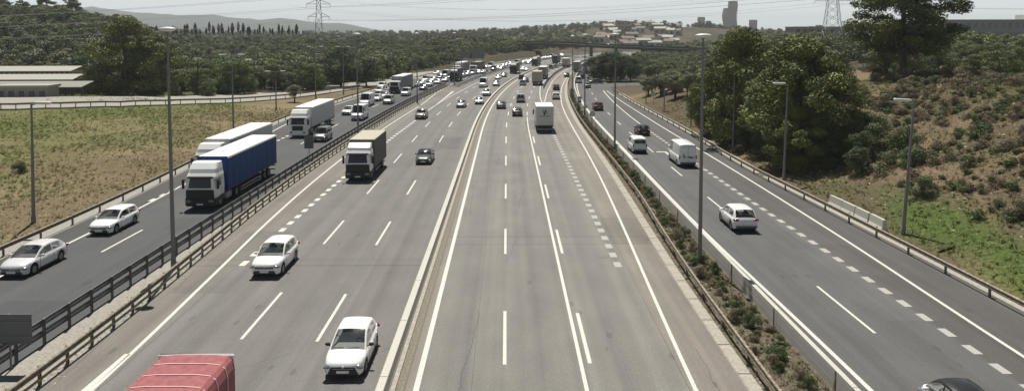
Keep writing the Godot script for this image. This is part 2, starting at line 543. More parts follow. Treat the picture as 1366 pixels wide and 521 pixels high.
	for i in g.size() - 1:
		var zm: float = (gz[i] + gz[i + 1]) / 2
		var is_pillar: bool = absf(zm - zpil) < 0.05 or zm < c.zC + 0.06 * (c.zB - c.zC) or zm > lerpf(c.zB, c.zA, 0.8)
		var cen := "windshield" if zm > c.zB else ("rear_window" if zm < c.zC and (van < -90) else "roof")
		for sd in [1.0, -1.0]:
			for k in 6:
				var to := "roof"
				if k < 1: to = "roof"
				elif k == 1:
					var glazed: bool = not is_pillar and (van < -90 or zm > zpil)
					if glazed: to = ("side_window" if sd > 0 else "side_window_b") if zm > zpil else ("side_window_c" if sd > 0 else "side_window_d")
				elif k == 4 or k == 5: to = cen
				mquad(P[to], sd, g[i][k], g[i + 1][k], g[i + 1][k + 1], g[i][k + 1], 1)
	if van > -90:
		for sd in [1.0, -1.0]:
			for k in 6: mquad(P.roof, -sd, g[0][k] * Vector3(-1, 1, 1), g[0][k + 1] * Vector3(-1, 1, 1), Vector3(0, g[0][k + 1].y, gz[0]), Vector3(0, g[0][k].y, gz[0]))
	box(P.underbody, Vector3(0, c.sill + 0.14, 0), Vector3(W * 1.5, 0.26, L * 0.93))
	var meshes := {}
	for k in P: meshes[k] = done(P[k])
	shared[key] = meshes
	return meshes

func make_car(kind: String, colour: String, lod: int, called: String, label: String, category: String, at: Vector3, turn: float, group := "", roof := ""):
	var c: Dictionary = CARS[kind]
	var sh := car_shell(kind, lod)
	var o = thing(called, label, category, at, turn, group)
	var L: float = c.L
	var W: float = c.W
	var body = part("body", sh.body, M[colour], o)
	part("roof", sh.roof, M[roof if roof else colour], o)
	var gm: Material = M.pane if lod == 0 else M.glass
	part("windshield", sh.windshield, gm, o)
	if not c.has("van"): part("rear_window", sh.rear_window, gm, o)
	for k in ["side_window", "side_window_b", "side_window_c", "side_window_d"]:
		if sh[k].get_surface_count(): part("side_window", sh[k], gm, o)
	part("underbody", sh.underbody, M.black, o)
	for s in [1.0, -1.0]:
		for z in [c.zf, c.zr]: add_wheel(o, Vector3(s * (W / 2 - 0.125), c.r, z), c.r, 0.21, lod == 0)
	var fy: float = c.nose - 0.16
	for s in [1.0, -1.0]:
		part("headlight", _lamp(Vector3(W * 0.21, 0.15, 0.42)), M.headlamp, o, Vector3(s * W * 0.365, fy + 0.0, L / 2 - 0.2), Vector3(0.15, s * 0.62, s * -0.12))
		if c.has("van"): part("taillight", boxm(Vector3(0.1, 0.42, 0.06)), M.tail, o, Vector3(s * (W / 2 - 0.1), c.belt - 0.12, -L / 2 + 0.04))
		else: part("taillight", _lamp(Vector3(W * 0.21, 0.15, 0.24)), M.tail, o, Vector3(s * W * 0.395, c.tail - 0.1, -L / 2 + 0.1), Vector3(0, s * -0.3, 0))
	if lod > 0:
		part("grille", boxm(Vector3(W * 0.6, 0.2, 0.05)), M.black, o, Vector3(0, fy - 0.12, L / 2 - 0.01))
		part("bumper", boxm(Vector3(W * 0.74, 0.22, 0.1)), M.black, o, Vector3(0, c.sill + 0.08, L / 2 - 0.06))
		return o
	# cabin
	var ch: float = c.H - 0.25
	part("dashboard", rbox(W * 0.8, c.belt - 0.3, c.belt - 0.03, c.zA - 0.12, c.zB + 0.05, 0.05), M.cabin_dark, o)
	part("cabin_floor", boxm(Vector3(W * 0.84, 0.04, c.zB - c.zD + 0.5)), M.black, o, Vector3(0, c.sill + 0.24, (c.zB + c.zD) / 2))
	for s in [1.0, -1.0]:
		var se = part("seat", rbox(0.48, c.belt - 0.38, ch - 0.14, 0.0, -0.16, 0.06), M.cabin, o, Vector3(s * 0.37, 0, c.zB - 0.72), Vector3(-0.16, 0, 0))
		part("head_rest", rbox(0.26, ch - 0.15, ch + 0.03, -0.02, -0.13, 0.04), M.cabin, se)
	if not c.has("van"): part("rear_seat", rbox(W * 0.72, c.belt - 0.4, ch - 0.16, 0.0, -0.18, 0.06), M.cabin, o, Vector3(0, 0, maxf(c.zB - 1.6, c.zD + 0.4)), Vector3(-0.2, 0, 0))
	var sw := stool()
	for k in 14:
		var a0 := TAU * k / 14.0
		var a1 := TAU * (k + 1) / 14.0
		bar(sw, Vector3(cos(a0), sin(a0), 0) * 0.18, Vector3(cos(a1), sin(a1), 0) * 0.18, 0.03)
	part("steering_wheel", done(sw), M.black, o, Vector3(0.37, c.belt - 0.02, c.zB - 0.05), Vector3(0.5, 0, 0))
	# grille, lower intake, plates, mirrors, bumpers, badges
	var gr = part("grille", rbox(W * 0.6, fy - 0.14, fy + (-0.05 if kind == "hatch" else 0.0), 0.03, -0.25, 0.02), M.black, o, Vector3(0, 0, L / 2 - 0.012))
	part("trim", boxm(Vector3(W * 0.5, 0.016, 0.02)), M.chrome, gr, Vector3(0, fy - 0.06, 0.03))
	var lg := stool()
	var y0: float = c.sill + 0.02
	var y1: float = fy + 0.01 if kind == "hatch" else c.sill + 0.22
	rloft(lg, [[y0, W * 0.34, 0.03, -0.3, 0.05], [y0 + 0.04, W * 0.37, 0.04, -0.3, 0.05], [y1, W * (0.3 if kind == "hatch" else 0.33), 0.03, -0.3, 0.05]], true, 3, false)
	part("bumper", done(lg), M.trim_dark, o, Vector3(0, 0, L / 2 - 0.02))
	for s in [1.0, -1.0]:
		part("fog_lamp_housing", rbox(0.2, c.sill + 0.12, c.sill + 0.26, 0.02, -0.2, 0.03), M.trim_dark, o, Vector3(s * W * 0.33, 0, L / 2 - 0.1), Vector3(0, s * 0.5, 0))
		var mm = part("mirror", ellip(Vector3(0.12, 0.08, 0.08), 8), M[colour if kind != "hatch" else "black"], o, Vector3(s * (W / 2 + 0.07), c.belt + 0.06, c.zA - 0.42))
		part("mirror_foot", boxm(Vector3(0.14, 0.03, 0.05)), M.black, mm, Vector3(-s * 0.1, -0.06, 0))
		part("sill_trim", boxm(Vector3(0.03, 0.09, c.zf - c.zr - 2.0 * c.r - 0.2)), M.trim_dark, o, Vector3(s * (W / 2 - 0.03), c.sill + 0.045, (c.zf + c.zr) / 2))
		for z in [0.3, -0.72]:
			if L > 3.0: part("door_handle", boxm(Vector3(0.03, 0.025, 0.17)), M[colour], o, Vector3(s * (W / 2 + 0.002), c.belt - 0.1, z - 0.35))
		for z in [c.zA - 0.3, lerpf(c.zB, c.zC, 0.44), c.zr + 0.45]:
			if L > 3.0: part("door_seam", boxm(Vector3(0.008, c.belt - c.sill - 0.22, 0.012)), M.black, o, Vector3(s * (W / 2 - 0.002), (c.belt + c.sill) / 2 - 0.02, z))
		var wp := Vector3(s * 0.33, c.belt + 0.035, c.zA - 0.06)
		part("wiper", boxm(Vector3(0.5, 0.015, 0.02)), M.black, o, wp + Vector3(-0.1, 0.02, 0), Vector3(0, 0.12, 0))
	part("number_plate", boxm(Vector3(0.52, 0.11, 0.012)), M.plate, o, Vector3(0, c.sill + 0.16, L / 2 + 0.022))
	part("number_plate", boxm(Vector3(0.52, 0.11, 0.012)), M.plate, o, Vector3(0, c.tail - 0.44, -L / 2 - 0.015))
	part("badge", ellip(Vector3(0.06, 0.05, 0.02), 8), M.chrome, o, Vector3(0, fy + 0.0, L / 2 + 0.015))
	part("rear_bumper", rbox(W * 0.82, c.sill + 0.02, c.sill + 0.2, 0.2, -0.035, 0.05), M.trim_dark, o, Vector3(0, 0, -L / 2 + 0.03))
	return o
func _lamp(r: Vector3) -> Mesh:
	var k := "lamp%v" % r
	if not shared.has(k): shared[k] = ellip(r * 0.62, 10)
	return shared[k]

# ---------- lorries ----------
# cab: front at z = zf, returns nothing; colours: cab paint, grille paint
func cab(o: Node, zf: float, paintm: String, lower: String, high: bool, deep := 2.25):
	var st := stool()
	rloft(st, [[0.95, 1.2, zf - 0.02, zf - deep, 0.2], [1.75, 1.24, zf, zf - deep, 0.2], [1.8, 1.24, zf - 0.01, zf - deep, 0.2], [2.72, 1.2, zf - 0.22, zf - deep, 0.22], [2.95, 1.16, zf - 0.4, zf - deep, 0.25]], true, 4)
	if high: rloft(st, [[2.9, 1.15, zf - 0.42, zf - deep, 0.25], [3.3, 1.13, zf - 0.62, zf - deep, 0.28], [3.75, 1.08, zf - 1.05, zf - deep, 0.3]], true, 4)
	part("cab", done(st), M[paintm], o)
	var lo := stool()
	rloft(lo, [[0.34, 1.16, zf - 0.02, zf - 1.0, 0.16], [0.42, 1.23, zf + 0.03, zf - 1.0, 0.18], [0.96, 1.24, zf + 0.03, zf - 1.0, 0.18], [1.0, 1.22, zf, zf - 1.0, 0.18]], true, 4)
	part("bumper", done(lo), M[lower], o)
	if lower == "black" and paintm == "truck_white": part("front_shade_panel", rbox(2.36, 0.98, 1.74, 0.022, -0.3, 0.16), M.black, o, Vector3(0, 0, zf))  # added black panel: shade on the lower cab front, put into colour
	# windscreen follows the slope of the cab front
	var ws := stool()
	for k in 8:
		var p := []
		for q in [[0, k], [1, k], [1, k + 1], [0, k + 1]]:
			var x: float = lerpf(-1.14, 1.14, q[1] / 8.0)
			var y: float = 1.84 if q[0] == 0 else 2.62
			var z: float = (zf + 0.012 if q[0] == 0 else zf - 0.185) - 0.06 * pow(absf(x), 4.0) + 0.02
			p.append(Vector3(x, y, z))
		quad(ws, p[0], p[1], p[2], p[3], 1)
	part("windshield", done(ws), M.glass, o)
	part("sun_visor", rbox(2.1, 2.64, 2.78, 0.12, -0.06, 0.05), M.glass if not high else M.black, o, Vector3(0, 0, zf - 0.16))
	var gr = part("grille", rbox(1.5, 1.02, 1.68, 0.03, -0.1, 0.04), M.black, o, Vector3(0, 0, zf + 0.005))
	for i in 4: part("slat", boxm(Vector3(1.44, 0.03, 0.03)), M.trim_dark if lower != "chrome" else M.chrome, gr, Vector3(0, 1.12 + i * 0.15, 0.04))
	part("number_plate", boxm(Vector3(0.52, 0.11, 0.02)), M.plate, o, Vector3(0, 0.52, zf + 0.045))
	for s in [1.0, -1.0]:
		part("headlight", rbox(0.42, 0.66, 0.9, 0.04, -0.1, 0.03), M.headlamp, o, Vector3(s * 0.92, 0, zf + 0.01), Vector3(0, s * 0.12, 0))
		var m = part("mirror", rbox(0.2, 1.75, 2.55, 0.08, -0.1, 0.04), M.black, o, Vector3(s * 1.42, 0, zf - 0.2))
		part("mirror_arm", boxm(Vector3(0.24, 0.05, 0.05)), M.black, m, Vector3(-s * 0.15, 2.5, 0))
		part("side_window", boxm(Vector3(0.02, 0.66, 0.86)), M.glass, o, Vector3(s * 1.228, 2.22, zf - 0.88), Vector3(0, 0, s * 0.045))
		part("door_seam", boxm(Vector3(0.01, 1.6, 0.015)), M.black, o, Vector3(s * 1.24, 1.75, zf - 1.45))
		part("step", boxm(Vector3(0.1, 0.08, 0.6)), M.black, o, Vector3(s * 1.16, 0.5, zf - 0.55))
		part("wiper", boxm(Vector3(0.75, 0.02, 0.02)), M.black, o, Vector3(s * 0.5 - 0.1, 1.87, zf + 0.03), Vector3(0, 0, 0.05))
	part("mud_guard", rbox(2.46, 0.62, 1.08, zf - 0.98, zf - 2.1, 0.1), M.trim_dark, o)
	part("chassis", boxm(Vector3(0.9, 0.28, 3.6)), M.black, o, Vector3(0, 0.75, zf - 2.4))
func wheels_pair(o: Node, z: float, r := 0.5, dual := false, rim := "steel"):
	for s in [1.0, -1.0]: add_wheel(o, Vector3(s * (1.02 if not dual else 0.93), r, z), r, 0.3 if not dual else 0.56, true, rim)

func make_semi(called: String, label: String, at: Vector3, turn: float, cabm: String, lower: String, side: String, top: String, high: bool, curtain: bool, group := ""):
	var o = thing(called, label, "truck", at, turn, group)
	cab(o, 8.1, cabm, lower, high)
	wheels_pair(o, 6.7)
	wheels_pair(o, 3.0, 0.5, true)
	var tr = part("trailer", rbox(2.55, 1.14, 3.9, 5.3, -8.2, 0.03), M[side], o)
	part("trailer_roof", rbox(2.5, 3.9, 3.985, 5.28, -8.18, 0.05), M[top], o)
	part("front_bulkhead", rbox(2.57, 1.1, 4.0, 0.04, -0.03, 0.02), M[side], o, Vector3(0, 0, 5.32))
	for s in [1.0, -1.0]:
		part("top_rail", boxm(Vector3(0.05, 0.12, 13.5)), M[top], o, Vector3(s * 1.275, 3.86, -1.45))
		part("lower_rail", boxm(Vector3(0.06, 0.12, 13.5)), M.trim_dark, o, Vector3(s * 1.27, 1.17, -1.45))
		part("side_guard", boxm(Vector3(0.04, 0.12, 5.0)), M.steel, o, Vector3(s * 1.2, 0.72, -0.4))
		part("side_guard", boxm(Vector3(0.04, 0.12, 5.0)), M.steel, o, Vector3(s * 1.2, 0.45, -0.4))
		if curtain:
			for k in 9: part("curtain_strap", boxm(Vector3(0.012, 2.66, 0.06)), M.strap, o, Vector3(s * 1.281, 2.5, 4.6 - k * 1.5))
		part("support_leg", boxm(Vector3(0.12, 0.6, 0.14)), M.trim_dark, o, Vector3(s * 0.7, 0.8, 2.0))
		part("taillight", boxm(Vector3(0.4, 0.12, 0.06)), M.tail, o, Vector3(s * 0.95, 0.85, -8.2))
		part("tank", rbox(0.5, 0.4, 0.95, 0.6, -0.6, 0.12), M.steel, o, Vector3(s * 0.92, 0, 4.75))
	part("trailer_frame", boxm(Vector3(1.0, 0.3, 13.0)), M.black, o, Vector3(0, 0.98, -1.6))
	part("underrun_bar", boxm(Vector3(2.3, 0.14, 0.1)), M.steel, o, Vector3(0, 0.5, -8.0))
	for k in 3: wheels_pair(o, -3.4 - k * 1.31, 0.48, false)
	return o

func make_rigid(called: String, label: String, at: Vector3, turn: float, cabm: String, lower: String, side: String, top: String, Lb: float, high := false, group := ""):
	# the box runs behind the cab; the vehicle is 2.4 + Lb long
	var L := Lb + 2.4
	var o = thing(called, label, "truck", at, turn, group)
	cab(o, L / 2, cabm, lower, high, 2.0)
	if not high:
		var df := stool()
		rloft(df, [[2.93, 1.14, L / 2 - 0.45, L / 2 - 1.7, 0.2], [3.25, 1.14, L / 2 - 0.6, L / 2 - 1.75, 0.22], [3.6, 1.1, L / 2 - 1.15, L / 2 - 1.8, 0.2]], true, 4)
		part("air_deflector", done(df), M[cabm], o)
	wheels_pair(o, L / 2 - 1.4)
	wheels_pair(o, -L / 2 + 1.9, 0.5, true)
	part("cargo_box", rbox(2.5, 1.05, 3.74, L / 2 - 2.35, -L / 2, 0.03), M[side], o)
	part("box_roof", rbox(2.54, 3.74, 3.84, L / 2 - 2.33, -L / 2 - 0.02, 0.04), M[top], o)
	part("box_frame", boxm(Vector3(2.56, 0.12, Lb)), M.trim_dark, o, Vector3(0, 1.02, -1.2))
	part("frame_beam", boxm(Vector3(0.9, 0.28, L - 1.0)), M.black, o, Vector3(0, 0.76, -0.4))
	part("underrun_bar", boxm(Vector3(2.3, 0.14, 0.1)), M.steel, o, Vector3(0, 0.5, -L / 2 + 0.1))
	for s in [1.0, -1.0]:
		part("taillight", boxm(Vector3(0.36, 0.14, 0.06)), M.tail, o, Vector3(s * 0.98, 0.8, -L / 2 + 0.02))
		part("side_guard", boxm(Vector3(0.04, 0.14, Lb * 0.4)), M.steel, o, Vector3(s * 1.2, 0.6, 0.1))
		part("corner_post", boxm(Vector3(0.07, 2.7, 0.07)), M[top], o, Vector3(s * 1.25, 2.4, -L / 2 + 0.0))
	for k in 2: part("rear_door", boxm(Vector3(1.2, 2.56, 0.03)), M[side], o, Vector3(0.61 * (1 if k else -1), 2.38, -L / 2 - 0.012))
	return o

# ---------- barriers ----------
const WBEAM := [[0.0, -0.155], [0.03, -0.155], [0.083, -0.115], [0.083, -0.06], [0.01, -0.015], [0.01, 0.015], [0.083, 0.06], [0.083, 0.115], [0.03, 0.155], [0.0, 0.155]]
func sweep(line: String, off: float, z0: float, z1: float, prof: Array, y: float, side: float, org: Vector3, step := 2.0, closed := false) -> Mesh:
	var st := stool()
	var rows := []
	for Z in zs(z0, z1, step):
		var row := []
		for p in prof: row.append(V(lx(line, Z) + off + side * p[0], y + p[1], Z) - org)
		rows.append(row)
	var n: int = prof.size()
	for i in rows.size() - 1:
		for k in (n if closed else n - 1): quad(st, rows[i][k], rows[i + 1][k], rows[i + 1][(k + 1) % n], rows[i][(k + 1) % n])
	if closed:
		for e in [0, rows.size() - 1]:
			for k in range(1, n - 1): tri(st, rows[e][0], rows[e][k], rows[e][k + 1])
	return done(st)
func guardrail(label: String, line: String, off: float, z0: float, z1: float, step: float, side: float, rails: Array, post_h: float, railm: String, postm: String, group := ""):
	var org := V(lx(line, z0) + off, 0, z0)
	var o = thing("guardrail", label, "guardrail", org, 0.0, group)
	for r in rails:
		if r[1] == "w": part("rail", sweep(line, off + side * 0.07, z0, z1, WBEAM, r[0], side, org), M[railm], o)
		else: part("tube_rail", sweep(line, off + side * 0.07, z0, z1, [[0, -0.05], [0.08, -0.05], [0.08, 0.05], [0, 0.05]], r[0], side, org, 2.0, true), M[railm], o)
	if not shared.has("post%.2f" % post_h):
		var st := stool()
		box(st, Vector3(0, post_h / 2, -0.045), Vector3(0.11, post_h, 0.012))
		box(st, Vector3(0, post_h / 2, 0.045), Vector3(0.11, post_h, 0.012))
		box(st, Vector3(-0.05, post_h / 2, 0), Vector3(0.012, post_h, 0.09))
		box(st, Vector3(0, post_h, 0), Vector3(0.13, 0.02, 0.12))
		shared["post%.2f" % post_h] = done(st)
	var Z := z0 + 0.2
	while Z < z1:
		part("post", shared["post%.2f" % post_h], M[postm], o, V(lx(line, Z) + off, 0, Z) - org)
		for r in rails:
			if Z < 75: part("spacer", boxm(Vector3(0.09, 0.1, 0.1)), M[postm], o, V(lx(line, Z) + off + side * 0.08, r[0], Z) - org)
		Z += step if Z < 160 else step * 2.0
	return o

# ---------- lamps ----------
func lamp(label: String, base: Vector3, h: float, style: String, turn := 0.0, lean := 0.0, group := "lamp posts along the motorway"):
	var o = thing("street_lamp", label, "street lamp", base, turn, group)
	o.rotation.z = lean
	var st := stool()
	tube(st, [Vector3(0, 0, 0), Vector3(0, h * 0.5, 0), Vector3(0, h, 0)], [0.14, 0.105, 0.06], 10)
	part("pole", done(st), M.galv, o)
	var bp := stool()
	tube(bp, [Vector3(0, -0.2, 0), Vector3(0, 0.5, 0), Vector3(0, 0.55, 0)], [0.17, 0.17, 0.15], 10)
	part("base_sleeve", done(bp), M.galv, o)
	if style == "disc":
		part("lamp_head", ellip(Vector3(0.52, 0.13, 0.36), 16), M.lamp_shell, o, Vector3(0.02, h + 0.1, 0))
		part("diffuser", ellip(Vector3(0.4, 0.08, 0.28), 14), M.lens, o, Vector3(0.02, h + 0.02, 0))
		part("collar", boxm(Vector3(0.2, 0.14, 0.2)), M.galv, o, Vector3(0, h - 0.04, 0))
	elif style == "arm":
		var a := stool()
		tube(a, [Vector3(0, h - 0.1, 0), Vector3(-0.35, h + 0.02, 0), Vector3(-0.7, h + 0.06, 0)], [0.05, 0.045, 0.04], 8)
		part("arm", done(a), M.galv, o)
		part("lamp_head", rbox(0.34, -0.08, 0.08, 0.62, -0.62, 0.1), M.lamp_shell, o, Vector3(-0.85, h + 0.1, 0), Vector3(0, PI / 2, 0))
		part("diffuser", rbox(0.28, -0.03, 0.02, 0.45, -0.45, 0.08), M.lens, o, Vector3(-0.9, h + 0.0, 0), Vector3(0, PI / 2, 0))
	elif style == "double":
		for s in [1.0, -1.0]:
			var a := stool()
			tube(a, [Vector3(0, h - 0.1, 0), Vector3(s * 0.5, h + 0.05, 0), Vector3(s * 1.0, h + 0.1, 0)], [0.05, 0.045, 0.04], 8)
			part("arm", done(a), M.galv, o)
			part("lamp_head", rbox(0.34, -0.07, 0.08, 0.45, -0.45, 0.1), M.lamp_shell, o, Vector3(s * 1.3, h + 0.12, 0), Vector3(0, PI / 2, 0))
	return o

# ---------- plants ----------
# leaf-sized faces through the volume of each clump; colours are the leaves' own
func leaves(blobs: Array, count: int, size: float, tints: Array, seed_: int, trunk: Array = [], long := 1.0) -> ArrayMesh:
	var r := RandomNumberGenerator.new()
	r.seed = seed_
	var vs := PackedVector3Array()
	var ns := PackedVector3Array()
	var cs := PackedColorArray()
	var ix := PackedInt32Array()
	var total := 0.0
	for b in blobs: total += b[1] * b[1]
	for b in blobs:
		var n := int(count * b[1] * b[1] / total)
		var bt: Color = tints[r.randi() % tints.size()]
		var bs := r.randf_range(0.82, 1.2)
		for i in n:
			var d := Vector3(r.randfn(), r.randfn(), r.randfn()).normalized()
			var rad: float = b[1] * (0.45 + 0.62 * pow(r.randf(), 0.6))
			var squash: Vector3 = b[2] if b.size() > 2 else Vector3(1, 0.8, 1)
			var p: Vector3 = b[0] + d * squash * rad
			var nn := (d * 0.8 + Vector3(r.randfn(), r.randfn(), r.randfn()) * 0.7).normalized()
			var t := nn.cross(Vector3(r.randfn(), r.randfn(), r.randfn())).normalized()
			var q := nn.cross(t)
			var s := size * r.randf_range(0.55, 1.3)
			var c: Color = bt.lerp(tints[r.randi() % tints.size()], 0.45) * (bs * r.randf_range(0.7, 1.3))
			c.a = 1.0
			var k := vs.size()
			vs.append_array([p - t * s * long, p + q * s * 0.55, p + t * s * long, p - q * s * 0.55])
			var m := (nn + d * 0.6).normalized()
			ns.append_array([m, m, m, m])
			cs.append_array([c, c, c, c])
			ix.append_array([k, k + 1, k + 2, k, k + 2, k + 3])
	for seg in trunk:
		var a: Vector3 = seg[0]
		var b: Vector3 = seg[1]
		var f := (b - a).normalized()
		var up := Vector3.FORWARD if absf(f.y) > 0.9 else Vector3.UP
		var rr := f.cross(up).normalized()
		var qq := rr.cross(f)
		var k := vs.size()
		for e in 2:
			for j in 5:
				var n2 := rr * cos(TAU * j / 5) + qq * sin(TAU * j / 5)
				vs.append((b if e else a) + n2 * (seg[3] if e else seg[2]))
				ns.append(n2)
				cs.append(Color(0.06, 0.048, 0.038))
		for j in 5:
			var j2 := (j + 1) % 5
			ix.append_array([k + j, k + 5 + j, k + 5 + j2, k + j, k + 5 + j2, k + j2])
	var arr := []
	arr.resize(Mesh.ARRAY_MAX)
	arr[Mesh.ARRAY_VERTEX] = vs
	arr[Mesh.ARRAY_NORMAL] = ns
	arr[Mesh.ARRAY_COLOR] = cs
	arr[Mesh.ARRAY_INDEX] = ix
	var m := ArrayMesh.new()
	m.add_surface_from_arrays(Mesh.PRIMITIVE_TRIANGLES, arr)
	return m

# every kind is 10 m tall in its own axes; placed with a scale
var KIND := {}
func make_kinds():
	var pine := [Color(0.125, 0.15, 0.04), Color(0.155, 0.17, 0.045), Color(0.1, 0.128, 0.042), Color(0.165, 0.172, 0.05)]
	var dark := [Color(0.055, 0.085, 0.032), Color(0.075, 0.105, 0.04), Color(0.09, 0.115, 0.055)]
	var olive := [Color(0.16, 0.175, 0.085), Color(0.135, 0.15, 0.075), Color(0.185, 0.19, 0.095)]
	var green := [Color(0.11, 0.155, 0.045), Color(0.145, 0.18, 0.05), Color(0.1, 0.135, 0.055)]
	var dry := [Color(0.235, 0.188, 0.117), Color(0.188, 0.149, 0.101), Color(0.173, 0.164, 0.094), Color(0.250, 0.195, 0.133)]
	for spec in [["pine", pine, 3, 42000, 0.085], ["dark", dark, 3, 22000, 0.11], ["olive", olive, 3, 11000, 0.14], ["broad", green, 3, 20000, 0.12], ["scrub", dry, 3, 6500, 0.2], ["bush", green + dark, 3, 6500, 0.2], ["umbrella", dark + pine, 2, 52000, 0.09], ["crest", dark + pine, 2, 9000, 0.16], ["cypress", dark, 1, 6000, 0.14]]:
		var list := []
		for v in spec[2]:
			var r := RandomNumberGenerator.new()
			r.seed = hash(spec[0]) + v * 77
			var blobs := []
			var tk := []
			var lean := Vector3(r.randf_range(-0.5, 0.5), 0, r.randf_range(-0.5, 0.5))
			match spec[0]:
				"pine":
					tk.append([Vector3.ZERO, Vector3(0, 5, 0) + lean, 0.2, 0.14])
					tk.append([Vector3(0, 5, 0) + lean, Vector3(0, 9, 0) + lean * 1.5, 0.14, 0.05])
					for i in 95:
						var h := r.randf_range(0.5, 9.4)
						var rad := 3.6 * sin(PI * clampf((h + 1.8) / 12.0, 0, 1)) * pow(r.randf(), 0.45) * r.randf_range(0.85, 1.12)
						var a := r.randf() * TAU
						var c := Vector3(cos(a) * rad, h, sin(a) * rad) + lean * h / 9.0
						blobs.append([c, r.randf_range(0.5, 1.0), Vector3(1.1, 0.85, 1.1)])
						if i % 7 == 0: tk.append([Vector3(0, maxf(h - 1.0, 0.5), 0) + lean * h / 9.0, c, 0.08, 0.03])
				"dark", "broad":
					tk.append([Vector3.ZERO, Vector3(0, 4, 0) + lean, 0.26, 0.18])
					for i in 48:
						var a := r.randf() * TAU
						var h := r.randf_range(1.6, 9.0)
						var rad := 3.9 * sin(PI * clampf((h - 0.0) / 10.2, 0, 1)) * pow(r.randf(), 0.5)
						var c := Vector3(cos(a) * rad, h, sin(a) * rad)
						blobs.append([c, r.randf_range(0.75, 1.35)])
						if i % 6 == 0: tk.append([Vector3(0, 2.5, 0) + lean * 0.6, c, 0.12, 0.04])
				"olive":
					tk.append([Vector3.ZERO, Vector3(0, 3.4, 0) + lean, 0.34, 0.26])
					for i in 11:
						var a := r.randf() * TAU
						var h := r.randf_range(4.2, 8.6)
						var rad := r.randf_range(0.4, 4.0) * (1.0 - absf(h - 5.8) / 5.0)
						var c := Vector3(cos(a) * rad, h, sin(a) * rad)
						blobs.append([c, r.randf_range(1.2, 2.0)])
						if i % 2 == 0: tk.append([Vector3(0, 3.2, 0) + lean, c, 0.18, 0.07])
				"scrub", "bush":
					for i in 9:
						var a := r.randf() * TAU
						var rad := r.randf_range(0.3, 4.6)
						var h := r.randf_range(1.2, 8.2) * (1.0 - rad / 8.0)
						blobs.append([Vector3(cos(a) * rad, h, sin(a) * rad), r.randf_range(1.4, 2.6), Vector3(1, 0.9, 1)])
						tk.append([Vector3(cos(a) * 0.3, 0, sin(a) * 0.3), Vector3(cos(a) * rad, h, sin(a) * rad), 0.1, 0.04])
				"umbrella":
					tk.append([Vector3.ZERO, Vector3(0.1, 4, 0), 0.3, 0.22])
					tk.append([Vector3(0.1, 4, 0), Vector3(0, 8, 0.2), 0.22, 0.1])
					for i in 130:
						var a := r.randf() * TAU
						var h := r.randf_range(3.0, 9.4)
						var rad := (0.6 + 3.6 * sin(PI * clampf((h - 1.4) / 9.2, 0, 1))) * pow(r.randf(), 0.5)
						var c := Vector3(cos(a) * rad, h, sin(a) * rad)
						blobs.append([c, r.randf_range(0.5, 1.0), Vector3(1.15, 0.75, 1.15)])
						if i % 6 == 0: tk.append([Vector3(0.05, maxf(2.8, h - 1.2), 0), c, 0.09, 0.03])
				"crest":
					tk.append([Vector3.ZERO, Vector3(0.1, 5, 0), 0.25, 0.2])
					for i in 26:
						var a := r.randf() * TAU
						var h := r.randf_range(5.2, 9.2)
						var rad := (0.8 + 3.0 * sin(PI * clampf((h - 3.6) / 6.8, 0, 1))) * pow(r.randf(), 0.5)
						var c := Vector3(cos(a) * rad, h, sin(a) * rad)
						blobs.append([c, r.randf_range(0.7, 1.2), Vector3(1.2, 0.7, 1.2)])
						if i % 4 == 0: tk.append([Vector3(0.1, 5, 0), c, 0.12, 0.04])
				"cypress":
					tk.append([Vector3.ZERO, Vector3(0, 3, 0), 0.2, 0.15])
					for i in 12: blobs.append([Vector3(r.randf_range(-0.15, 0.15), 1.0 + i * 0.72, r.randf_range(-0.15, 0.15)), 1.0 * sin(PI * clampf((i + 1.6) / 13.8, 0, 1)), Vector3(1, 1.3, 1)])
			var tr := stool()
			for q in tk: tube(tr, [q[0], q[1]], [q[2], q[3]], 7, false)
			list.append({"crown": leaves(blobs, spec[3], spec[4], spec[1], 100 + v, [], 1.5 if spec[0] == "pine" or spec[0] == "umbrella" else 1.0), "trunk": done(tr), "whole": leaves(blobs, int(spec[3] * 0.16), spec[4] * 2.2, spec[1], 100 + v, tk)})
		KIND[spec[0]] = list
func tree(kind: String, v: int, at: Vector3, h: float, wide: float, label: String, category: String, group: String, called := ""):
	var d: Dictionary = KIND[kind][v % KIND[kind].size()]
	var o = thing(called if called else {"pine": "pine_tree", "dark": "evergreen_tree", "olive": "olive_tree", "broad": "leafy_tree", "scrub": "dry_shrub", "bush": "green_shrub", "umbrella": "pine_tree", "cypress": "cypress_tree", "crest": "pine_tree"}[kind], label, category, at - Vector3(0, 0.1, 0), rng.randf() * TAU, group)
	o.scale = Vector3(wide, 1.0, wide) * (h / 10.0)
	part("trunk", d.trunk, M.bark, o)
	part("crown", d.crown, M.leaf, o)
	return o
func scatter(called: String, label: String, mesh: Mesh, m: Material, list: Array, colors: Array = []):
	var mm := MultiMesh.new()
	mm.transform_format = MultiMesh.TRANSFORM_3D
	mm.use_colors = colors.size() > 0
	mm.mesh = mesh
	mm.instance_count = list.size()
	for i in list.size():
		mm.set_instance_transform(i, list[i])
		if colors.size(): mm.set_instance_color(i, colors[i])
	var o := MultiMeshInstance3D.new()
	o.name = numbered(called)
	o.multimesh = mm
	o.material_override = m
	add_child(o)
	tag(o, label, "", "", "stuff")
	return o
func tuft(seed_: int, n: int, h: float, spread: float, w: float) -> Mesh:
	var r := RandomNumberGenerator.new()
	r.seed = seed_
	var st := stool()
	for i in n:
		var a := r.randf() * TAU
		var p := Vector3(cos(a), 0, sin(a)) * r.randf() * spread * 0.5
		var tip := p + Vector3(cos(a) * spread * r.randf_range(0.2, 0.9), h * r.randf_range(0.5, 1.0), sin(a) * spread * r.randf_range(0.2, 0.9))
		var q := Vector3(-sin(a), 0, cos(a)) * w
		tri(st, p - q, tip, p + q)
	return done(st)

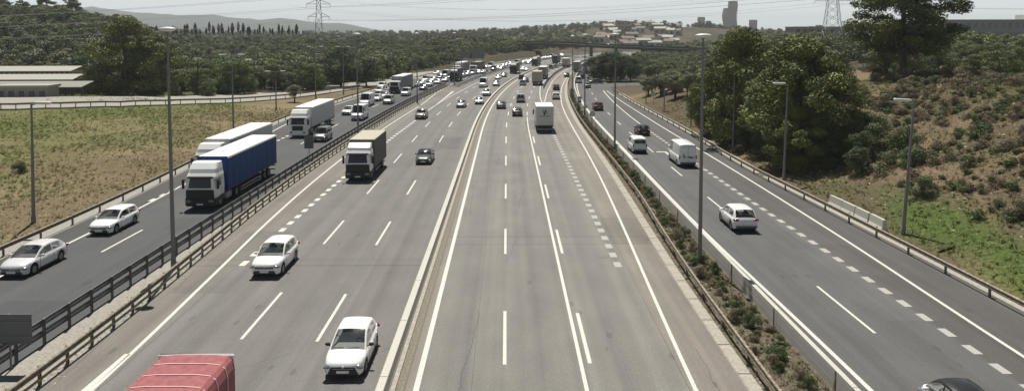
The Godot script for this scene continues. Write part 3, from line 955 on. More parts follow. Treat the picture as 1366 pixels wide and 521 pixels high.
# ---------- pylons ----------
func pylon(label: String, base: Vector3, h: float, w: float, arms: Array, turn: float):
	var o = thing("pylon", label, "pylon", base, turn)
	var at := func(t, sx, sz): 
		var k: float = lerpf(w / 2, w * 0.13, minf(t / 0.72, 1.0)) if t < 0.72 else lerpf(w * 0.13, w * 0.05, (t - 0.72) / 0.28)
		return Vector3(sx * k, t * h, sz * k)
	for sx in [1, -1]:
		for sz in [1, -1]:
			var st := stool()
			for i in 20: bar(st, at.call(i / 20.0, sx, sz), at.call((i + 1) / 20.0, sx, sz), 0.16)
			part("leg", done(st), M.pylon, o)
	for f in 4:
		var st := stool()
		for i in 14:
			var t0: float = 1.0 - pow(1.0 - i / 14.0, 1.25)
			var t1: float = 1.0 - pow(1.0 - (i + 1) / 14.0, 1.25)
			var c := [[1, 1], [1, -1], [-1, -1], [-1, 1], [1, 1]]
			bar(st, at.call(t0, c[f][0], c[f][1]), at.call(t1, c[f + 1][0], c[f + 1][1]), 0.1)
			bar(st, at.call(t1, c[f][0], c[f][1]), at.call(t0, c[f + 1][0], c[f + 1][1]), 0.1)
		part("bracing", done(st), M.pylon, o)
	for a in arms:
		var st := stool()
		for s in [1.0, -1.0]:
			var tip := Vector3(s * a[1], a[0], 0)
			for sz in [1, -1]:
				var k: Vector3 = at.call(a[0] / h, s, sz)
				bar(st, k, tip, 0.1)
				bar(st, k + Vector3(0, 1.1, 0), tip, 0.1)
			bar(st, tip, tip - Vector3(0, 0.9, 0), 0.12)
		part("cross_arm", done(st), M.pylon, o)
	return o
func cable(label: String, a: Vector3, b: Vector3, sag: float, r := 0.03):
	var st := stool()
	var pts := []
	var rad := []
	for i in 25:
		var t := i / 24.0
		pts.append(a.lerp(b, t) - a - Vector3(0, sag * 4.0 * t * (1.0 - t), 0))
		rad.append(r)
	tube(st, pts, rad, 4, false)
	var o = part("power_cable", done(st), M.cable, self, a)
	return tag(o, label, "cable", "overhead power cables")

# ---------- signs ----------
func sign_post(label: String, base: Vector3, h: float, turn: float, shape: String, w: float, hh: float, back: String, group := ""):
	var o = thing("road_sign", label, "road sign", base, turn, group)
	var st := stool()
	tube(st, [Vector3(0, -0.1, 0), Vector3(0, h, 0)], [0.04, 0.04], 8)
	part("pole", done(st), M.galv, o, Vector3(0, 0, -0.05))
	var p := stool()
	if shape == "round":
		for k in 20:
			var a := Vector3(cos(TAU * k / 20), sin(TAU * k / 20), 0) * w / 2
			var b := Vector3(cos(TAU * (k + 1) / 20), sin(TAU * (k + 1) / 20), 0) * w / 2
			var c := Vector3(0, h - w / 2, 0)
			var z := Vector3(0, 0, 0.025)
			tri(p, c + z, c + a + z, c + b + z)
			tri(p, c, c + b, c + a)
			quad(p, c + a, c + b, c + b + z, c + a + z)
	elif shape == "triangle":
		var q := [Vector3(-w / 2, h - hh, 0), Vector3(w / 2, h - hh, 0), Vector3(0, h, 0)]
		var z := Vector3(0, 0, 0.03)
		tri(p, q[0] + z, q[2] + z, q[1] + z)
		tri(p, q[0], q[1], q[2])
		for k in 3: quad(p, q[k], q[(k + 1) % 3], q[(k + 1) % 3] + z, q[k] + z)
	else:
		box(p, Vector3(0, h - hh / 2, 0.015), Vector3(w, hh, 0.03))
	part("panel", done(p), M[back], o)
	if shape == "round":
		var ring := stool()
		for k in 20:
			var a := Vector3(cos(TAU * k / 20), sin(TAU * k / 20), 0)
			var b := Vector3(cos(TAU * (k + 1) / 20), sin(TAU * (k + 1) / 20), 0)
			var c := Vector3(0, h - w / 2, 0.03)
			quad(ring, c + a * w * 0.5, c + b * w * 0.5, c + b * w * 0.4, c + a * w * 0.4)
		part("rim", done(ring), M.sign_rim, o)
	elif shape == "panel" and w > 0.7:
		for k in 2: part("stiffener", boxm(Vector3(w * 0.96, 0.06, 0.03)), M.galv, o, Vector3(0, h - hh * (0.25 + 0.5 * k), 0.045))
	return o

# ---------- the scene ----------
func _ready():
	rng.seed = 4711
	nz.seed = 3
	nz.frequency = 0.02
	nz.fractal_octaves = 4
	var cam := Camera3D.new()
	cam.name = "camera"
	cam.projection = Camera3D.PROJECTION_FRUSTUM
	cam.near = 0.1
	cam.far = 14000.0
	cam.size = 0.1 * 521.0 / FOC
	cam.frustum_offset = Vector2(0, -0.1 * (260.5 - PY) / FOC)
	add_child(cam)
	cam.position = Vector3(0, CAM_H, 0)
	cam.rotation = Vector3(-pitch, -yaw, 0)
	cam.current = true
	var env := Environment.new()
	env.background_mode = Environment.BG_SKY
	var sky := Sky.new()
	var sk := ProceduralSkyMaterial.new()
	sk.sky_top_color = Color(0.2, 0.27, 0.35)
	sk.sky_horizon_color = Color(0.93, 0.955, 0.96)
	sk.sky_curve = 0.1
	sk.ground_horizon_color = Color(0.6, 0.6, 0.58)
	sk.ground_bottom_color = Color(0.4, 0.4, 0.38)
	sk.sun_angle_max = 30.0
	sky.sky_material = sk
	env.sky = sky
	env.tonemap_mode = Environment.TONE_MAPPER_LINEAR
	env.tonemap_exposure = 1.28
	env.sdfgi_enabled = true
	env.ssao_enabled = true
	env.ssil_enabled = true
	env.fog_enabled = true
	env.fog_density = 0.00017
	env.fog_light_color = Color(0.86, 0.885, 0.9)
	var we := WorldEnvironment.new()
	we.environment = env
	add_child(we)
	var sun := DirectionalLight3D.new()
	sun.name = "sun"
	sun.light_energy = 1.6
	sun.light_color = Color(1.0, 0.98, 0.94)
	sun.light_angular_distance = 0.5
	sun.shadow_enabled = true
	add_child(sun)
	sun.look_at_from_position(Vector3.ZERO, Vector3(0.085, -0.9, 0.41))
	make_materials()
	print("materials")
	make_ground()
	make_roads()
	print("roads")
	make_barriers()
	make_lamps_signs()
	print("barriers")
	make_kinds()
	print("kinds")
	make_background()
	make_trees()
	make_grass()
	print("plants")
	make_traffic()
	print("done")

func make_materials():
	var g1 := noise_tex(0.02, 0.78, 1.0, 512, 6, 5)
	var g2 := noise_tex(0.05, 0.75, 1.0, 512, 5, 9)
	mat("paint", col(0.72, 0.7, 0.64), 0.75)
	grain(M.paint, noise_tex(0.05, 0.62, 1.12, 512, 6, 2), 0.6)
	mat("paint_worn", col(0.6, 0.585, 0.53), 0.8)
	grain(M.paint_worn, noise_tex(0.04, 0.55, 1.0, 512, 6, 12), 0.9)
	mat("concrete", col(0.4, 0.37, 0.315), 0.85)
	grain(M.concrete, g1, 0.35)
	mat("concrete_grey", col(0.33, 0.31, 0.27), 0.85)
	mat("concrete_brown", col(0.27, 0.235, 0.18), 0.9)
	grain(M.concrete_brown, noise_tex(0.03, 0.6, 1.0, 512, 6, 17), 0.5)
	grain(M.concrete_grey, g1, 0.4)
	mat("concrete_pale", col(0.62, 0.6, 0.54), 0.85)
	grain(M.concrete_pale, g2, 0.4)
	mat("soil", col(0.24, 0.19, 0.13), 0.95)
	grain(M.soil, noise_tex(0.03, 0.35, 1.0, 512, 6, 21), 0.5)
	mat("galv", col(0.25, 0.24, 0.225), 0.7)
	grain(M.galv, g2, 0.6)
	mat("rail_tan", col(0.46, 0.39, 0.29), 0.6, 0.15)
	grain(M.rail_tan, noise_tex(0.02, 0.5, 1.0, 512, 6, 44), 0.35)
	mat("rail_grey", col(0.3, 0.3, 0.3), 0.5, 0.4)
	grain(M.rail_grey, g1, 0.5)
	mat("post_dark", col(0.14, 0.135, 0.125), 0.6, 0.3)
	mat("rust", col(0.2, 0.13, 0.085), 0.9)
	mat("pylon", col(0.3, 0.31, 0.31), 0.6, 0.3)
	mat("cable", col(0.3), 0.6)
	mat("lamp_shell", col(0.62, 0.63, 0.62), 0.4)
	mat("lens", col(0.7, 0.7, 0.66), 0.2)
	mat("sign_back", col(0.16, 0.165, 0.165), 0.5, 0.3)
	mat("sign_light", col(0.5), 0.5)
	mat("sign_blue", col(0.03, 0.07, 0.25), 0.4)
	mat("sign_rim", col(0.25, 0.24, 0.24), 0.4)
	mat("bark", col(0.07, 0.055, 0.042), 0.95)
	var lf := mat("leaf", Color.WHITE, 0.65, 0.0, 0.35)
	lf.vertex_color_use_as_albedo = true
	lf.backlight = Color(0.85, 0.9, 0.5)
	lf.cull_mode = BaseMaterial3D.CULL_DISABLED
	var gr := mat("grass", Color.WHITE, 0.8, 0.0, 0.25)
	gr.vertex_color_use_as_albedo = true
	gr.backlight = Color(0.25, 0.27, 0.16)
	var gd := mat("ground", Color.WHITE, 0.95, 0.0, 0.2)
	gd.vertex_color_use_as_albedo = true
	grain(gd, noise_tex(0.025, 0.55, 1.0, 1024, 7, 31), 0.11)
	mat("hill", col(0.055, 0.07, 0.045), 1.0, 0.0, 0.1)
	grain(M.hill, noise_tex(0.02, 0.5, 1.0, 512, 6, 33), 0.004)
	# vehicles
	paint("white", col(0.8, 0.8, 0.78))
	paint("pearl", col(0.66, 0.665, 0.66), 0.15)
	paint("cream", col(0.68, 0.66, 0.6))
	paint("silver", col(0.42, 0.43, 0.43), 0.5)
	paint("steel_paint", col(0.2, 0.2, 0.2), 0.4)
	paint("grey", col(0.16, 0.165, 0.17), 0.4)
	paint("graphite", col(0.09, 0.1, 0.09), 0.4)
	paint("black_paint", col(0.018), 0.1)
	paint("red_paint", col(0.11, 0.022, 0.02))
	paint("blue_paint", col(0.03, 0.06, 0.15))
	paint("tan_paint", col(0.25, 0.2, 0.15))
	mat("truck_white", col(0.78, 0.78, 0.75), 0.4)
	mat("trailer_white", col(0.7, 0.7, 0.68), 0.5)
	grain(M.trailer_white, g2, 0.3, false)
	mat("tarp_blue", col(0.018, 0.075, 0.26), 0.6, 0.0, 0.25)
	grain(M.tarp_blue, g2, 0.25, false)
	mat("tarp_red", col(0.34, 0.1, 0.105), 0.8)
	grain(M.tarp_red, g1, 0.3, false)
	mat("tarp_dark", col(0.055, 0.052, 0.055), 0.6)
	mat("tarp_beige", col(0.5, 0.46, 0.36), 0.75)
	grain(M.tarp_beige, g1, 0.4, false)
	mat("truck_grey", col(0.2, 0.2, 0.2), 0.55)
	mat("truck_dark", col(0.05), 0.5)
	mat("strap", col(0.1, 0.12, 0.22), 0.6)
	mat("strap_pale", col(0.7, 0.45, 0.43), 0.7)
	var pn := mat("pane", Color(0.1, 0.115, 0.115, 0.5), 0.04, 0.0, 0.55)
	pn.transparency = BaseMaterial3D.TRANSPARENCY_ALPHA
	mat("cabin", col(0.07), 0.9)
	mat("cabin_dark", col(0.035), 0.8)
	mat("glass", col(0.018, 0.02, 0.022), 0.06, 0.0, 0.6)
	mat("black", col(0.012), 0.6)
	mat("trim_dark", col(0.025), 0.55)
	mat("chrome", col(0.6), 0.2, 1.0)
	mat("alloy", col(0.35), 0.4, 0.7)
	mat("steel", col(0.3), 0.5, 0.5)
	mat("rubber", col(0.018), 0.9)
	mat("headlamp", col(0.22, 0.23, 0.24), 0.08, 0.3, 0.7)
	mat("tail", col(0.25, 0.015, 0.02), 0.15)
	mat("plate", col(0.75), 0.5)
	# buildings
	mat("roof_pale", col(0.3, 0.29, 0.25), 0.7)
	mat("wall_pale", col(0.55, 0.53, 0.48), 0.9)
	mat("wall_white", col(0.5, 0.49, 0.46), 0.9)
	mat("wall_tan", col(0.4, 0.3, 0.22), 0.9)
	mat("wall_grey", col(0.24, 0.23, 0.21), 0.9)
	mat("roof_tile", col(0.19, 0.15, 0.125), 0.9)
	mat("tower", col(0.11, 0.055, 0.035), 0.95, 0.0, 0.2)
	mat("window", col(0.03, 0.035, 0.04), 0.15)
	mat("dark_metal", col(0.06), 0.6)
	mat("deck", col(0.075, 0.068, 0.06), 0.9)
	grain(M.deck, g1, 0.1)
	asphalt("asphalt_a", -37.5, -17.0, Color(0.276, 0.279, 0.283), [-28.8, -24.4, -32.6], 0.07, 11, [23.0, 88.0], [[-34.0, -30.7]], Color(0.93, 0.9, 0.88))
	asphalt("asphalt_b", -21.0, -5.0, Color(0.41, 0.4, 0.39), [-14.5, -10.75, -7.0], 0.11, 23, [46.0, 47.2, 73.5, 101.0], [[-21.0, -16.8]], Color(1.05, 1.03, 1.0), [-13.0, -9.4])
	asphalt("asphalt_c", -4.3, 12.0, Color(0.445, 0.436, 0.418), [-1.9, 1.55, 5.0], 0.15, 37, [50.6, 52.5, 72.6, 108.0], [[7.4, 12.0], [-4.3, -3.6]], Color(1.03, 1.0, 0.975), [-1.45, 3.0, 7.45])
	asphalt("asphalt_d", 13.4, 27.4, Color(0.328, 0.326, 0.323), [16.3, 19.5], 0.12, 51, [], [[21.3, 27.4]], Color(0.9, 0.875, 0.86))

func make_ground():
	var xs := []
	var x := -900.0
	while x < 1100.0:
		xs.append(x)
		var a := absf(x + 5.0)
		x += 1.3 if a < 75 else (3.0 if a < 130 else (8.0 if a < 300 else 30.0))
	var zz := []
	var z := -30.0
	while z < 2400.0:
		zz.append(z)
		z += 1.6 if z < 150 else (3.0 if z < 250 else (10.0 if z < 500 else 40.0))
	var n2 := FastNoiseLite.new()
	n2.seed = 8
	n2.frequency = 0.06
	n2.fractal_octaves = 5
	var vs := PackedVector3Array()
	var cs := PackedColorArray()
	var ix := PackedInt32Array()
	var straw := Color(0.34, 0.275, 0.165)
	var grass := Color(0.175, 0.2, 0.07)
	var earth := Color(0.37, 0.25, 0.17)
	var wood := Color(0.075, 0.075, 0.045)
	for Z in zz:
		for X in xs:
			vs.append(V(X, terr(X, Z), Z))
			var s: float = X - bend(Z)
			var n := n2.get_noise_2d(X, Z)
			var m := n2.get_noise_2d(X * 0.35 + 300.0, Z * 0.35)
			var c := straw.lerp(grass, clampf(0.32 + n * 0.8 + m * 0.7, 0, 1))
			if s > 0:
				c = Color(0.17, 0.14, 0.09).lerp(earth, clampf(0.0 + n * 1.5 + m * 1.5 + sm(50, 75, s) * 0.5, 0, 1)).lerp(grass, clampf(m * 2.2 - 0.3, 0, 0.6))
				# green flush of grass along the verge and bare earth scars on the bank
				if Z < 75: c = c.lerp(Color(0.09, 0.17, 0.03), clampf(1.0 - absf(s - 31.0) / 3.0 + n, 0, 0.8) * sm(66, 56, Z))
			else:
				c = c.lerp(Color(0.19, 0.215, 0.07), clampf((-s - 46.0) / 18.0 + n * 0.9, 0, 0.75)).lerp(Color(0.25, 0.19, 0.125), clampf((s + 50.0) / 14.0 + n * 1.3 + m, 0, 0.8))
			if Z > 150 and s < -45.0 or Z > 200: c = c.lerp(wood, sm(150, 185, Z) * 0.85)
			if Z > 500: c = c.lerp(Color(0.2, 0.16, 0.11), clampf(0.3 + m * 1.6, 0, 0.7))
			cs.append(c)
	var nx := xs.size()
	for j in zz.size() - 1:
		for i in nx - 1:
			var k := j * nx + i
			ix.append_array([k, k + nx, k + nx + 1, k, k + nx + 1, k + 1])
	var arr := []
	arr.resize(Mesh.ARRAY_MAX)
	arr[Mesh.ARRAY_VERTEX] = vs
	arr[Mesh.ARRAY_COLOR] = cs
	arr[Mesh.ARRAY_INDEX] = ix
	var am := ArrayMesh.new()
	am.add_surface_from_arrays(Mesh.PRIMITIVE_TRIANGLES, arr)
	var st := SurfaceTool.new()
	st.create_from(am, 0)
	st.generate_normals()
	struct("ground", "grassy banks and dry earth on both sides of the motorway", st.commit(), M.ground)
	# far ridges
	for r in [[5200.0, 1500.0, [[-500, 30], [-200, 16], [0, 19], [60, 14], [120, 9], [170, 15], [230, 19], [290, 21], [340, 26], [375, 25], [420, 29], [470, 34], [510, 40], [545, 46], [620, 50]], 1], [7600.0, 1600.0, [[560, 48], [610, 44], [680, 46], [720, 43], [790, 44], [850, 46], [1000, 45], [1200, 47], [1366, 46], [1800, 46]], 2]]:
		var h := stool()
		var prev := []
		var f := FastNoiseLite.new()
		f.seed = r[3]
		f.frequency = 0.02
		f.fractal_octaves = 5
		var u: float = r[2][0][0]
		while u <= r[2][-1][0]:
			var v := pl(r[2], u) + f.get_noise_1d(u) * 2.5
			var d := ray(u, v)
			d /= -d.z
			var row := []
			for k in 7:
				var t := k / 6.0
				var dist: float = r[0] - r[1] * t
				var top: float = CAM_H + d.y * r[0]
				var q := Vector3(d.x * dist, lerpf(top, -5.0, pow(t, 0.8)) + f.get_noise_2d(u * 3.0, k * 40.0) * 30.0 * sin(PI * t), -dist)
				row.append(q)
			row.push_front(Vector3(d.x * (r[0] + 500), -20, -r[0] - 500))
			if prev:
				for k in 7: quad(h, prev[k], row[k], row[k + 1], prev[k + 1], 1)
			prev = row
			u += 5.0
		struct("hills", "blue hazy ridge of far wooded hills", done(h), M.hill)

func make_roads():
	var a = struct("road", "outer oncoming carriageway of dark asphalt", ribbon(lo("a_rail", 0.35), lo("a_bar", 0.0), -20, 200, 0, M.asphalt_a, 4), M.asphalt_a)
	part("far_carriageway", ribbon(lo("a_rail", 0.35), kc(-17.0), 200, 1000, 0, M.asphalt_a, 2), M.asphalt_a, a)
	var b = struct("road", "inner oncoming carriageway of brown grey asphalt", ribbon(lo("b_rail", 0.2), kc(-5.4), -20, 200, 0, M.asphalt_b, 4), M.asphalt_b)
	part("far_carriageway", ribbon(kc(-17.0), kc(-5.4), 200, 1000, 0, M.asphalt_b, 2), M.asphalt_b, b)
	var c = struct("road", "middle carriageway of pale worn asphalt leading away", ribbon(kc(-4.15), lo("gut", 0.0), -20, 1000, 0, M.asphalt_c, 4), M.asphalt_c)
	var d = struct("road", "right hand collector carriageway of dark asphalt", ribbon(lo("wall", 0.2), lo("d_rail", 0.35), -20, 1000, 0, M.asphalt_d, 4), M.asphalt_d)
	struct("median", "strip of broken concrete and soil between two guardrails", ribbon(lo("a_bar", 0.0), lo("b_rail", 0.2), -20, 200, 0, null, 2), M.concrete_grey)
	var md = struct("median", "brown concrete strip under the central barrier", ribbon(kc(-5.4), kc(-4.15), -20, 1000, -0.03, null, 1), M.post_dark)
	part("strip", ribbon(kc(-5.4), kc(-4.79), -20, 1000, 0.0), M.concrete_brown, md)
	part("strip", ribbon(kc(-4.75), kc(-4.55), -20, 1000, 0.03), M.concrete, md)
	part("strip", ribbon(kc(-4.53), kc(-4.17), -20, 1000, 0.0), M.concrete_brown, md)
	var gut = struct("gutter", "concrete gutter of cast slabs beside the middle carriageway", ribbon(lo("gut", 0.0), lo("gut", 0.62), -20, 1000, -0.01, null, 1), M.concrete)
	struct("planting_strip", "dry soil strip of shrubs beside the right guardrail", ribbon(lo("gut", 0.62), lo("wall", -0.1), -20, 1000, 0.0, null, 2), M.soil)
	struct("verge", "pale concrete edge under the left guardrail", ribbon(lo("a_rail", -1.05), lo("a_rail", 0.35), -20, 400, 0.004, null, 1), M.concrete_grey)
	struct("verge", "pale concrete edge under the right guardrail", ribbon(lo("d_rail", 0.35), lo("d_rail", 1.45), -20, 178, 0.004, null, 1), M.concrete)
	# gutter slabs with joints
	var Z := 22.0
	while Z < 110.0:
		var w := 3.0
		var sl := stool()
		var p := []
		for q in [[Z + 0.04, 0.03], [Z + w - 0.04, 0.03], [Z + w - 0.04, 0.6], [Z + 0.04, 0.6]]: p.append(V(lx("gut", q[0]) + q[1], 0.02, q[0]))
		quad(sl, p[0], p[1], p[2], p[3])
		for e in 4: quad(sl, p[e], p[(e + 1) % 4], p[(e + 1) % 4] - Vector3(0, 0.03, 0), p[e] - Vector3(0, 0.03, 0))
		part("slab", done(sl), M.concrete, gut)
		Z += w
	# paint
	stripe("a_edge", 0.0, 0.2, 10, 500, a)
	var zd := 33.0
	while zd < 400:
		dash("a_dash", 0, 0.13 if zd < 45 else 0.16, zd, zd + 5.6, a, "lane_dash", "paint_worn" if zd < 45 else "paint")
		if zd > 110: dash("a_dot", 0, 0.15, zd + 13, zd + 18, a)
		zd += 16.0
	var zz := 64.0
	while zz < 120:
		dash("a_dot", 0.0, 0.35, zz, zz + 1.0, a, "short_dash")
		zz += 2.0
	for zq in range(200, 480, 16): dash("a_bar", -0.6, 0.15, zq, zq + 6, a)
	stripe("b_edge", 0, 0.2, 10, 212, b)
	dash("b_dot", -0.6, 0.3, 26.0, 33.2, b, "taper_line")
	zz = 46.0
	while zz < 142:
		dash("b_dot", 0, 0.4, zz, zz + 1.0, b, "short_dash")
		zz += 2.0
	stripe("b_dot", 0, 0.2, 142, 600, b)
	zd = 18.8
	while zd < 420:
		dash("b_d1", 0, 0.16, zd, zd + 6.4, b)
		dash("b_d2", 0, 0.16, zd - 0.3, zd + 6.1, b)
		zd += 16.0
	# nose of the merge: a filled white wedge
	var go := stool()
	var gp := []
	for q in [[571, 148], [606.5, 121.3], [602, 122.3], [592, 131]]: gp.append(onto(q[0], q[1]) + Vector3(0, 0.008, 0))
	tri(go, gp[0], gp[2], gp[1])
	tri(go, gp[0], gp[3], gp[2])
	part("painted_nose", done(go), M.paint, b)
	stripe("c1", 0, 0.24, 10, 900, c)
	zd = 15.6
	while zd < 420:
		dash("c2", 0, 0.16, zd, zd + 6.3, c)
		if zd < 110: dash("c3", 0.4, 0.18, zd + 0.1, zd + 6.0, c)
		elif zd > 125: dash("c3", 0.0, 0.16, zd, zd + 6.0, c)
		zd += 16.4
	stripe("c3", 0, 0.17, 10, 128, c, "lane_line")
	zz = 45.6
	while zz < 140:
		dash("c_dot", 0, 0.45, zz, zz + 1.0, c, "short_dash", "paint_worn")
		zz += 2.02
	var mh := stool()
	tube(mh, [Vector3(0, 0, 0), Vector3(0, 0.012, 0)], [0.32, 0.32], 16)
	part("drain_cover", done(mh), M.post_dark, c, onto(806, 342))
	stripe("c_edge", 0, 0.18, 10, 900, c)
	for g in [[[150, 6.4, 162, 5.9, 200, 4.9, 420, 4.9]], [[150, 6.5, 162, 6.9, 200, 7.4, 420, 7.6]]]:
		var knots := []
		for i in g[0].size() / 2: knots.append([g[0][2 * i], g[0][2 * i + 1]])
		part("edge_line", ribbon(func(q): return pl(knots, q) - 0.1, func(q): return pl(knots, q) + 0.1, 150, 420, 0.006), M.paint, c)
	stripe("d_edge", 0, 0.22, 10, 900, d)
	for q in [[21.5, 27.0], [35.3, 42.0], [60.0, 65.3], [75, 80], [90, 94.5], [104, 108.5], [117, 121.5], [131, 135.5], [145, 150], [160, 165], [175, 180], [190, 195], [205, 210], [220, 225], [235, 240]]:
		dash("d_dash", 0, 0.15, q[0], q[1], d)
	zz = 29.0
	while zz < 111:
		dash("d_dot", 0, 0.42, zz, zz + 1.0, d, "short_dash", "paint_worn")
		zz += 1.95
	stripe("d_dot", 0, 0.2, 112, 700, d, "lane_line")
	stripe("d_re", 0, 0.2, 10, 186, d)
	# small painted arrow tip in the lane beside the white van
	dash("d_dash", 1.5, 0.3, 88, 90.5, d, "lane_arrow", "paint")
	dash("d_dash", 0.9, 1.0, 90.0, 90.5, d, "lane_arrow", "paint")
	# slip roads
	var near := []
	var far := []
	var kn := [[-260, 152], [-120, 150], [0, 147.5], [146, 143.5], [240, 140.5], [300, 138.5], [364, 134], [417, 128], [460, 121.5], [510, 113.5], [560, 105.5], [604, 99.5], [650, 93.0], [700, 86.5]]
	var kf := [[-260, 134], [-120, 132.5], [0, 131.5], [146, 130.3], [240, 129.5], [300, 127.5], [364, 123.5], [417, 117.5], [460, 111.8], [510, 104.5], [560, 97.3], [604, 92.6], [650, 87.0], [700, 81.8]]
	var uu := -260.0
	while uu <= 700.0:
		near.append(hit(uu, pl(kn, uu)) + Vector3(0, 0.22, 0))
		far.append(hit(uu, pl(kf, uu)) + Vector3(0, 0.22, 0))
		uu += 20.0
	var sl := stool()
	for i in near.size() - 1:
		quad(sl, near[i], far[i], far[i + 1], near[i + 1], 1)
		quad(sl, near[i] - Vector3(0, 0.5, 0), near[i], near[i + 1], near[i + 1] - Vector3(0, 0.5, 0))
		quad(sl, far[i], far[i] - Vector3(0, 0.5, 0), far[i + 1] - Vector3(0, 0.5, 0), far[i + 1])
	struct("slip_road", "pale slip road climbing away on the left bank", done(sl), M.concrete_grey)
	var st2 := stool()
	var rn := [onto(800, 123), onto(808, 118.6), onto(816, 116.2), onto(835, 114.6), onto(900, 113.8), onto(1000, 113.2)]
	var rf := [onto(787, 115.5), onto(797, 112.8), onto(812, 111.3), onto(835, 110.6), onto(900, 110.2), onto(1000, 110.0)]
	for i in rn.size() - 1: quad(st2, rn[i] + Vector3(0, 0.02, 0), rf[i] + Vector3(0, 0.02, 0), rf[i + 1] + Vector3(0, 0.02, 0), rn[i + 1] + Vector3(0, 0.02, 0), 1)
	struct("slip_road", "side road joining the right hand carriageway by dark trees", done(st2), M.asphalt_d)
	# the slip road's own guardrail
	var o = thing("guardrail", "low guardrail along the pale slip road above the grass bank", "guardrail", near[1])
	var rl := stool()
	for i in range(0, 37):
		var p0: Vector3 = near[i] - near[1]
		var p1: Vector3 = near[i + 1] - near[1]
		for e in WBEAM.size() - 1:
			var nrm := Vector3(0, 0, 1)
			var y0: Vector3 = Vector3(0, 0.72 + WBEAM[e][1], 0) + nrm * WBEAM[e][0]
			var y1: Vector3 = Vector3(0, 0.72 + WBEAM[e + 1][1], 0) + nrm * WBEAM[e + 1][0]
			quad(rl, p0 + y0, p1 + y0, p1 + y1, p0 + y1)
		var n := maxi(1, int((p1 - p0).length() / 4.0))
		for j in n: part("post", boxm(Vector3(0.12, 0.95, 0.08)), M.post_dark, o, p0.lerp(p1, float(j) / n) + Vector3(0, 0.4, -0.06))
	part("rail", done(rl), M.rail_tan, o)

func make_barriers():
	guardrail("tan guardrail along the foot of the left grass bank", "a_rail", 0, 20, 330, 4.0, 1.0, [[0.62, "w"]], 0.78, "rail_tan", "post_dark")
	guardrail("dark two rail guardrail beside the outer oncoming carriageway", "a_bar", 0, 20, 200, 2.0, -1.0, [[1.05, "w"], [0.55, "w"]], 1.25, "rail_grey", "post_dark")
	guardrail("tan guardrail with a lower tube rail beside the inner oncoming carriageway", "b_rail", 0, 20, 200, 2.0, 1.0, [[0.7, "w"], [0.33, "t"]], 0.82, "rail_tan", "rust")
	guardrail("rusty tan guardrail between concrete gutter and shrub strip", "c_rail", 0, 20, 330, 4.0, -1.0, [[0.58, "w"]], 0.68, "rail_tan", "rust")
	guardrail("tan guardrail at the foot of the dry right bank", "d_rail", 0, 20, 188, 4.0, -1.0, [[0.62, "w"]], 0.78, "rail_tan", "post_dark")
	guardrail("dark guardrail starting at the merge between the oncoming carriageways", "b_dot", -2.6, 199, 620, 6.0, 1.0, [[0.7, "w"], [0.33, "t"]], 0.85, "rail_grey", "post_dark")
	guardrail("guardrail starting at the fork of the middle carriageway", "c_dot", -0.45, 192, 420, 4.0, -1.0, [[0.68, "w"], [0.3, "w"]], 0.85, "rail_grey", "rust")
	# central concrete barrier in cast lengths
	var o = thing("median_barrier", "pale concrete barrier between the two middle carriageways", "barrier", V(-5.05, 0, 12))
	var prof := [[-0.26, 0.0], [-0.24, 0.12], [-0.17, 0.4], [-0.15, 0.42], [0.15, 0.42], [0.17, 0.4], [0.2, 0.12], [0.22, 0.0]]
	var Z := 12.0
	while Z < 620.0:
		var seg := 6.0 if Z < 160 else 20.0
		part("segment", sweep("med", -0.05, Z + 0.02, Z + seg - 0.02, prof, 0.0, 1.0, V(-5.05, 0, 12), 3.0, true), M.concrete_pale, o)
		Z += seg
	var w = thing("concrete_wall", "low concrete wall along the edge of the right hand carriageway", "wall", V(13.5, 0, 12))
	Z = 12.0
	while Z < 400.0:
		var seg := 8.0 if Z < 160 else 24.0
		part("segment", sweep("wall", 0.0, Z + 0.02, Z + seg - 0.02, [[-0.14, 0.0], [-0.11, 0.86], [0.11, 0.86], [0.16, 0.0]], 0.0, 1.0, V(13.5, 0, 12), 4.0, true), M.concrete_pale, w)
		Z += seg
	var f = thing("wire_fence", "thin wire fence with angled posts in the shrub strip", "fence", V(13.1, 0, 20))
	Z = 22.0
	var kk := 0
	while Z < 130.0:
		var p := V(lx("wall", Z) - 0.42, 0, Z) - V(13.1, 0, 20)
		part("post", boxm(Vector3(0.05, 1.15, 0.05)), M.rust, f, p + Vector3(0, 0.57, 0))
		if kk % 2 == 1:
			var st := stool()
			bar(st, Vector3(0, 1.0, 0), Vector3(-0.35, 0, 0.45), 0.035)
			part("brace", done(st), M.rust, f, p)
		kk += 1
		Z += 6.8
	for y in [0.3, 0.65, 1.05]: part("wire", sweep("wall", -0.42, 22, 130, [[-0.006, -0.006], [0.006, -0.006], [0.006, 0.006], [-0.006, 0.006]], y, 1.0, V(13.1, 0, 20), 3.4, true), M.galv, f)
	# four cast blocks stored behind the right guardrail
	for i in 4:
		var zc := 54.6 + i * 2.15
		var b = thing("concrete_block", ["end concrete block of the row behind the right guardrail", "second concrete block of the row behind the right guardrail", "third concrete block of the row behind the right guardrail", "last concrete block of the row, beside the shaded pines"][i], "concrete block", V(lx("d_rail", zc) + 1.35, 0.0, zc), 0.02 * i, "concrete blocks behind the guardrail")
		var st := stool()
		rloft(st, [[0.0, 0.29, 1.02, -1.02, 0.02], [0.12, 0.29, 1.02, -1.02, 0.02], [0.35, 0.16, 1.02, -1.02, 0.02], [0.88, 0.1, 1.0, -1.0, 0.02]], true, 1, false)
		part("block", done(st), M.concrete_pale, b)
		for s in [0.5, -0.5]: part("lifting_slot", boxm(Vector3(0.62, 0.07, 0.25)), M.black, b, Vector3(0, 0.05, s))

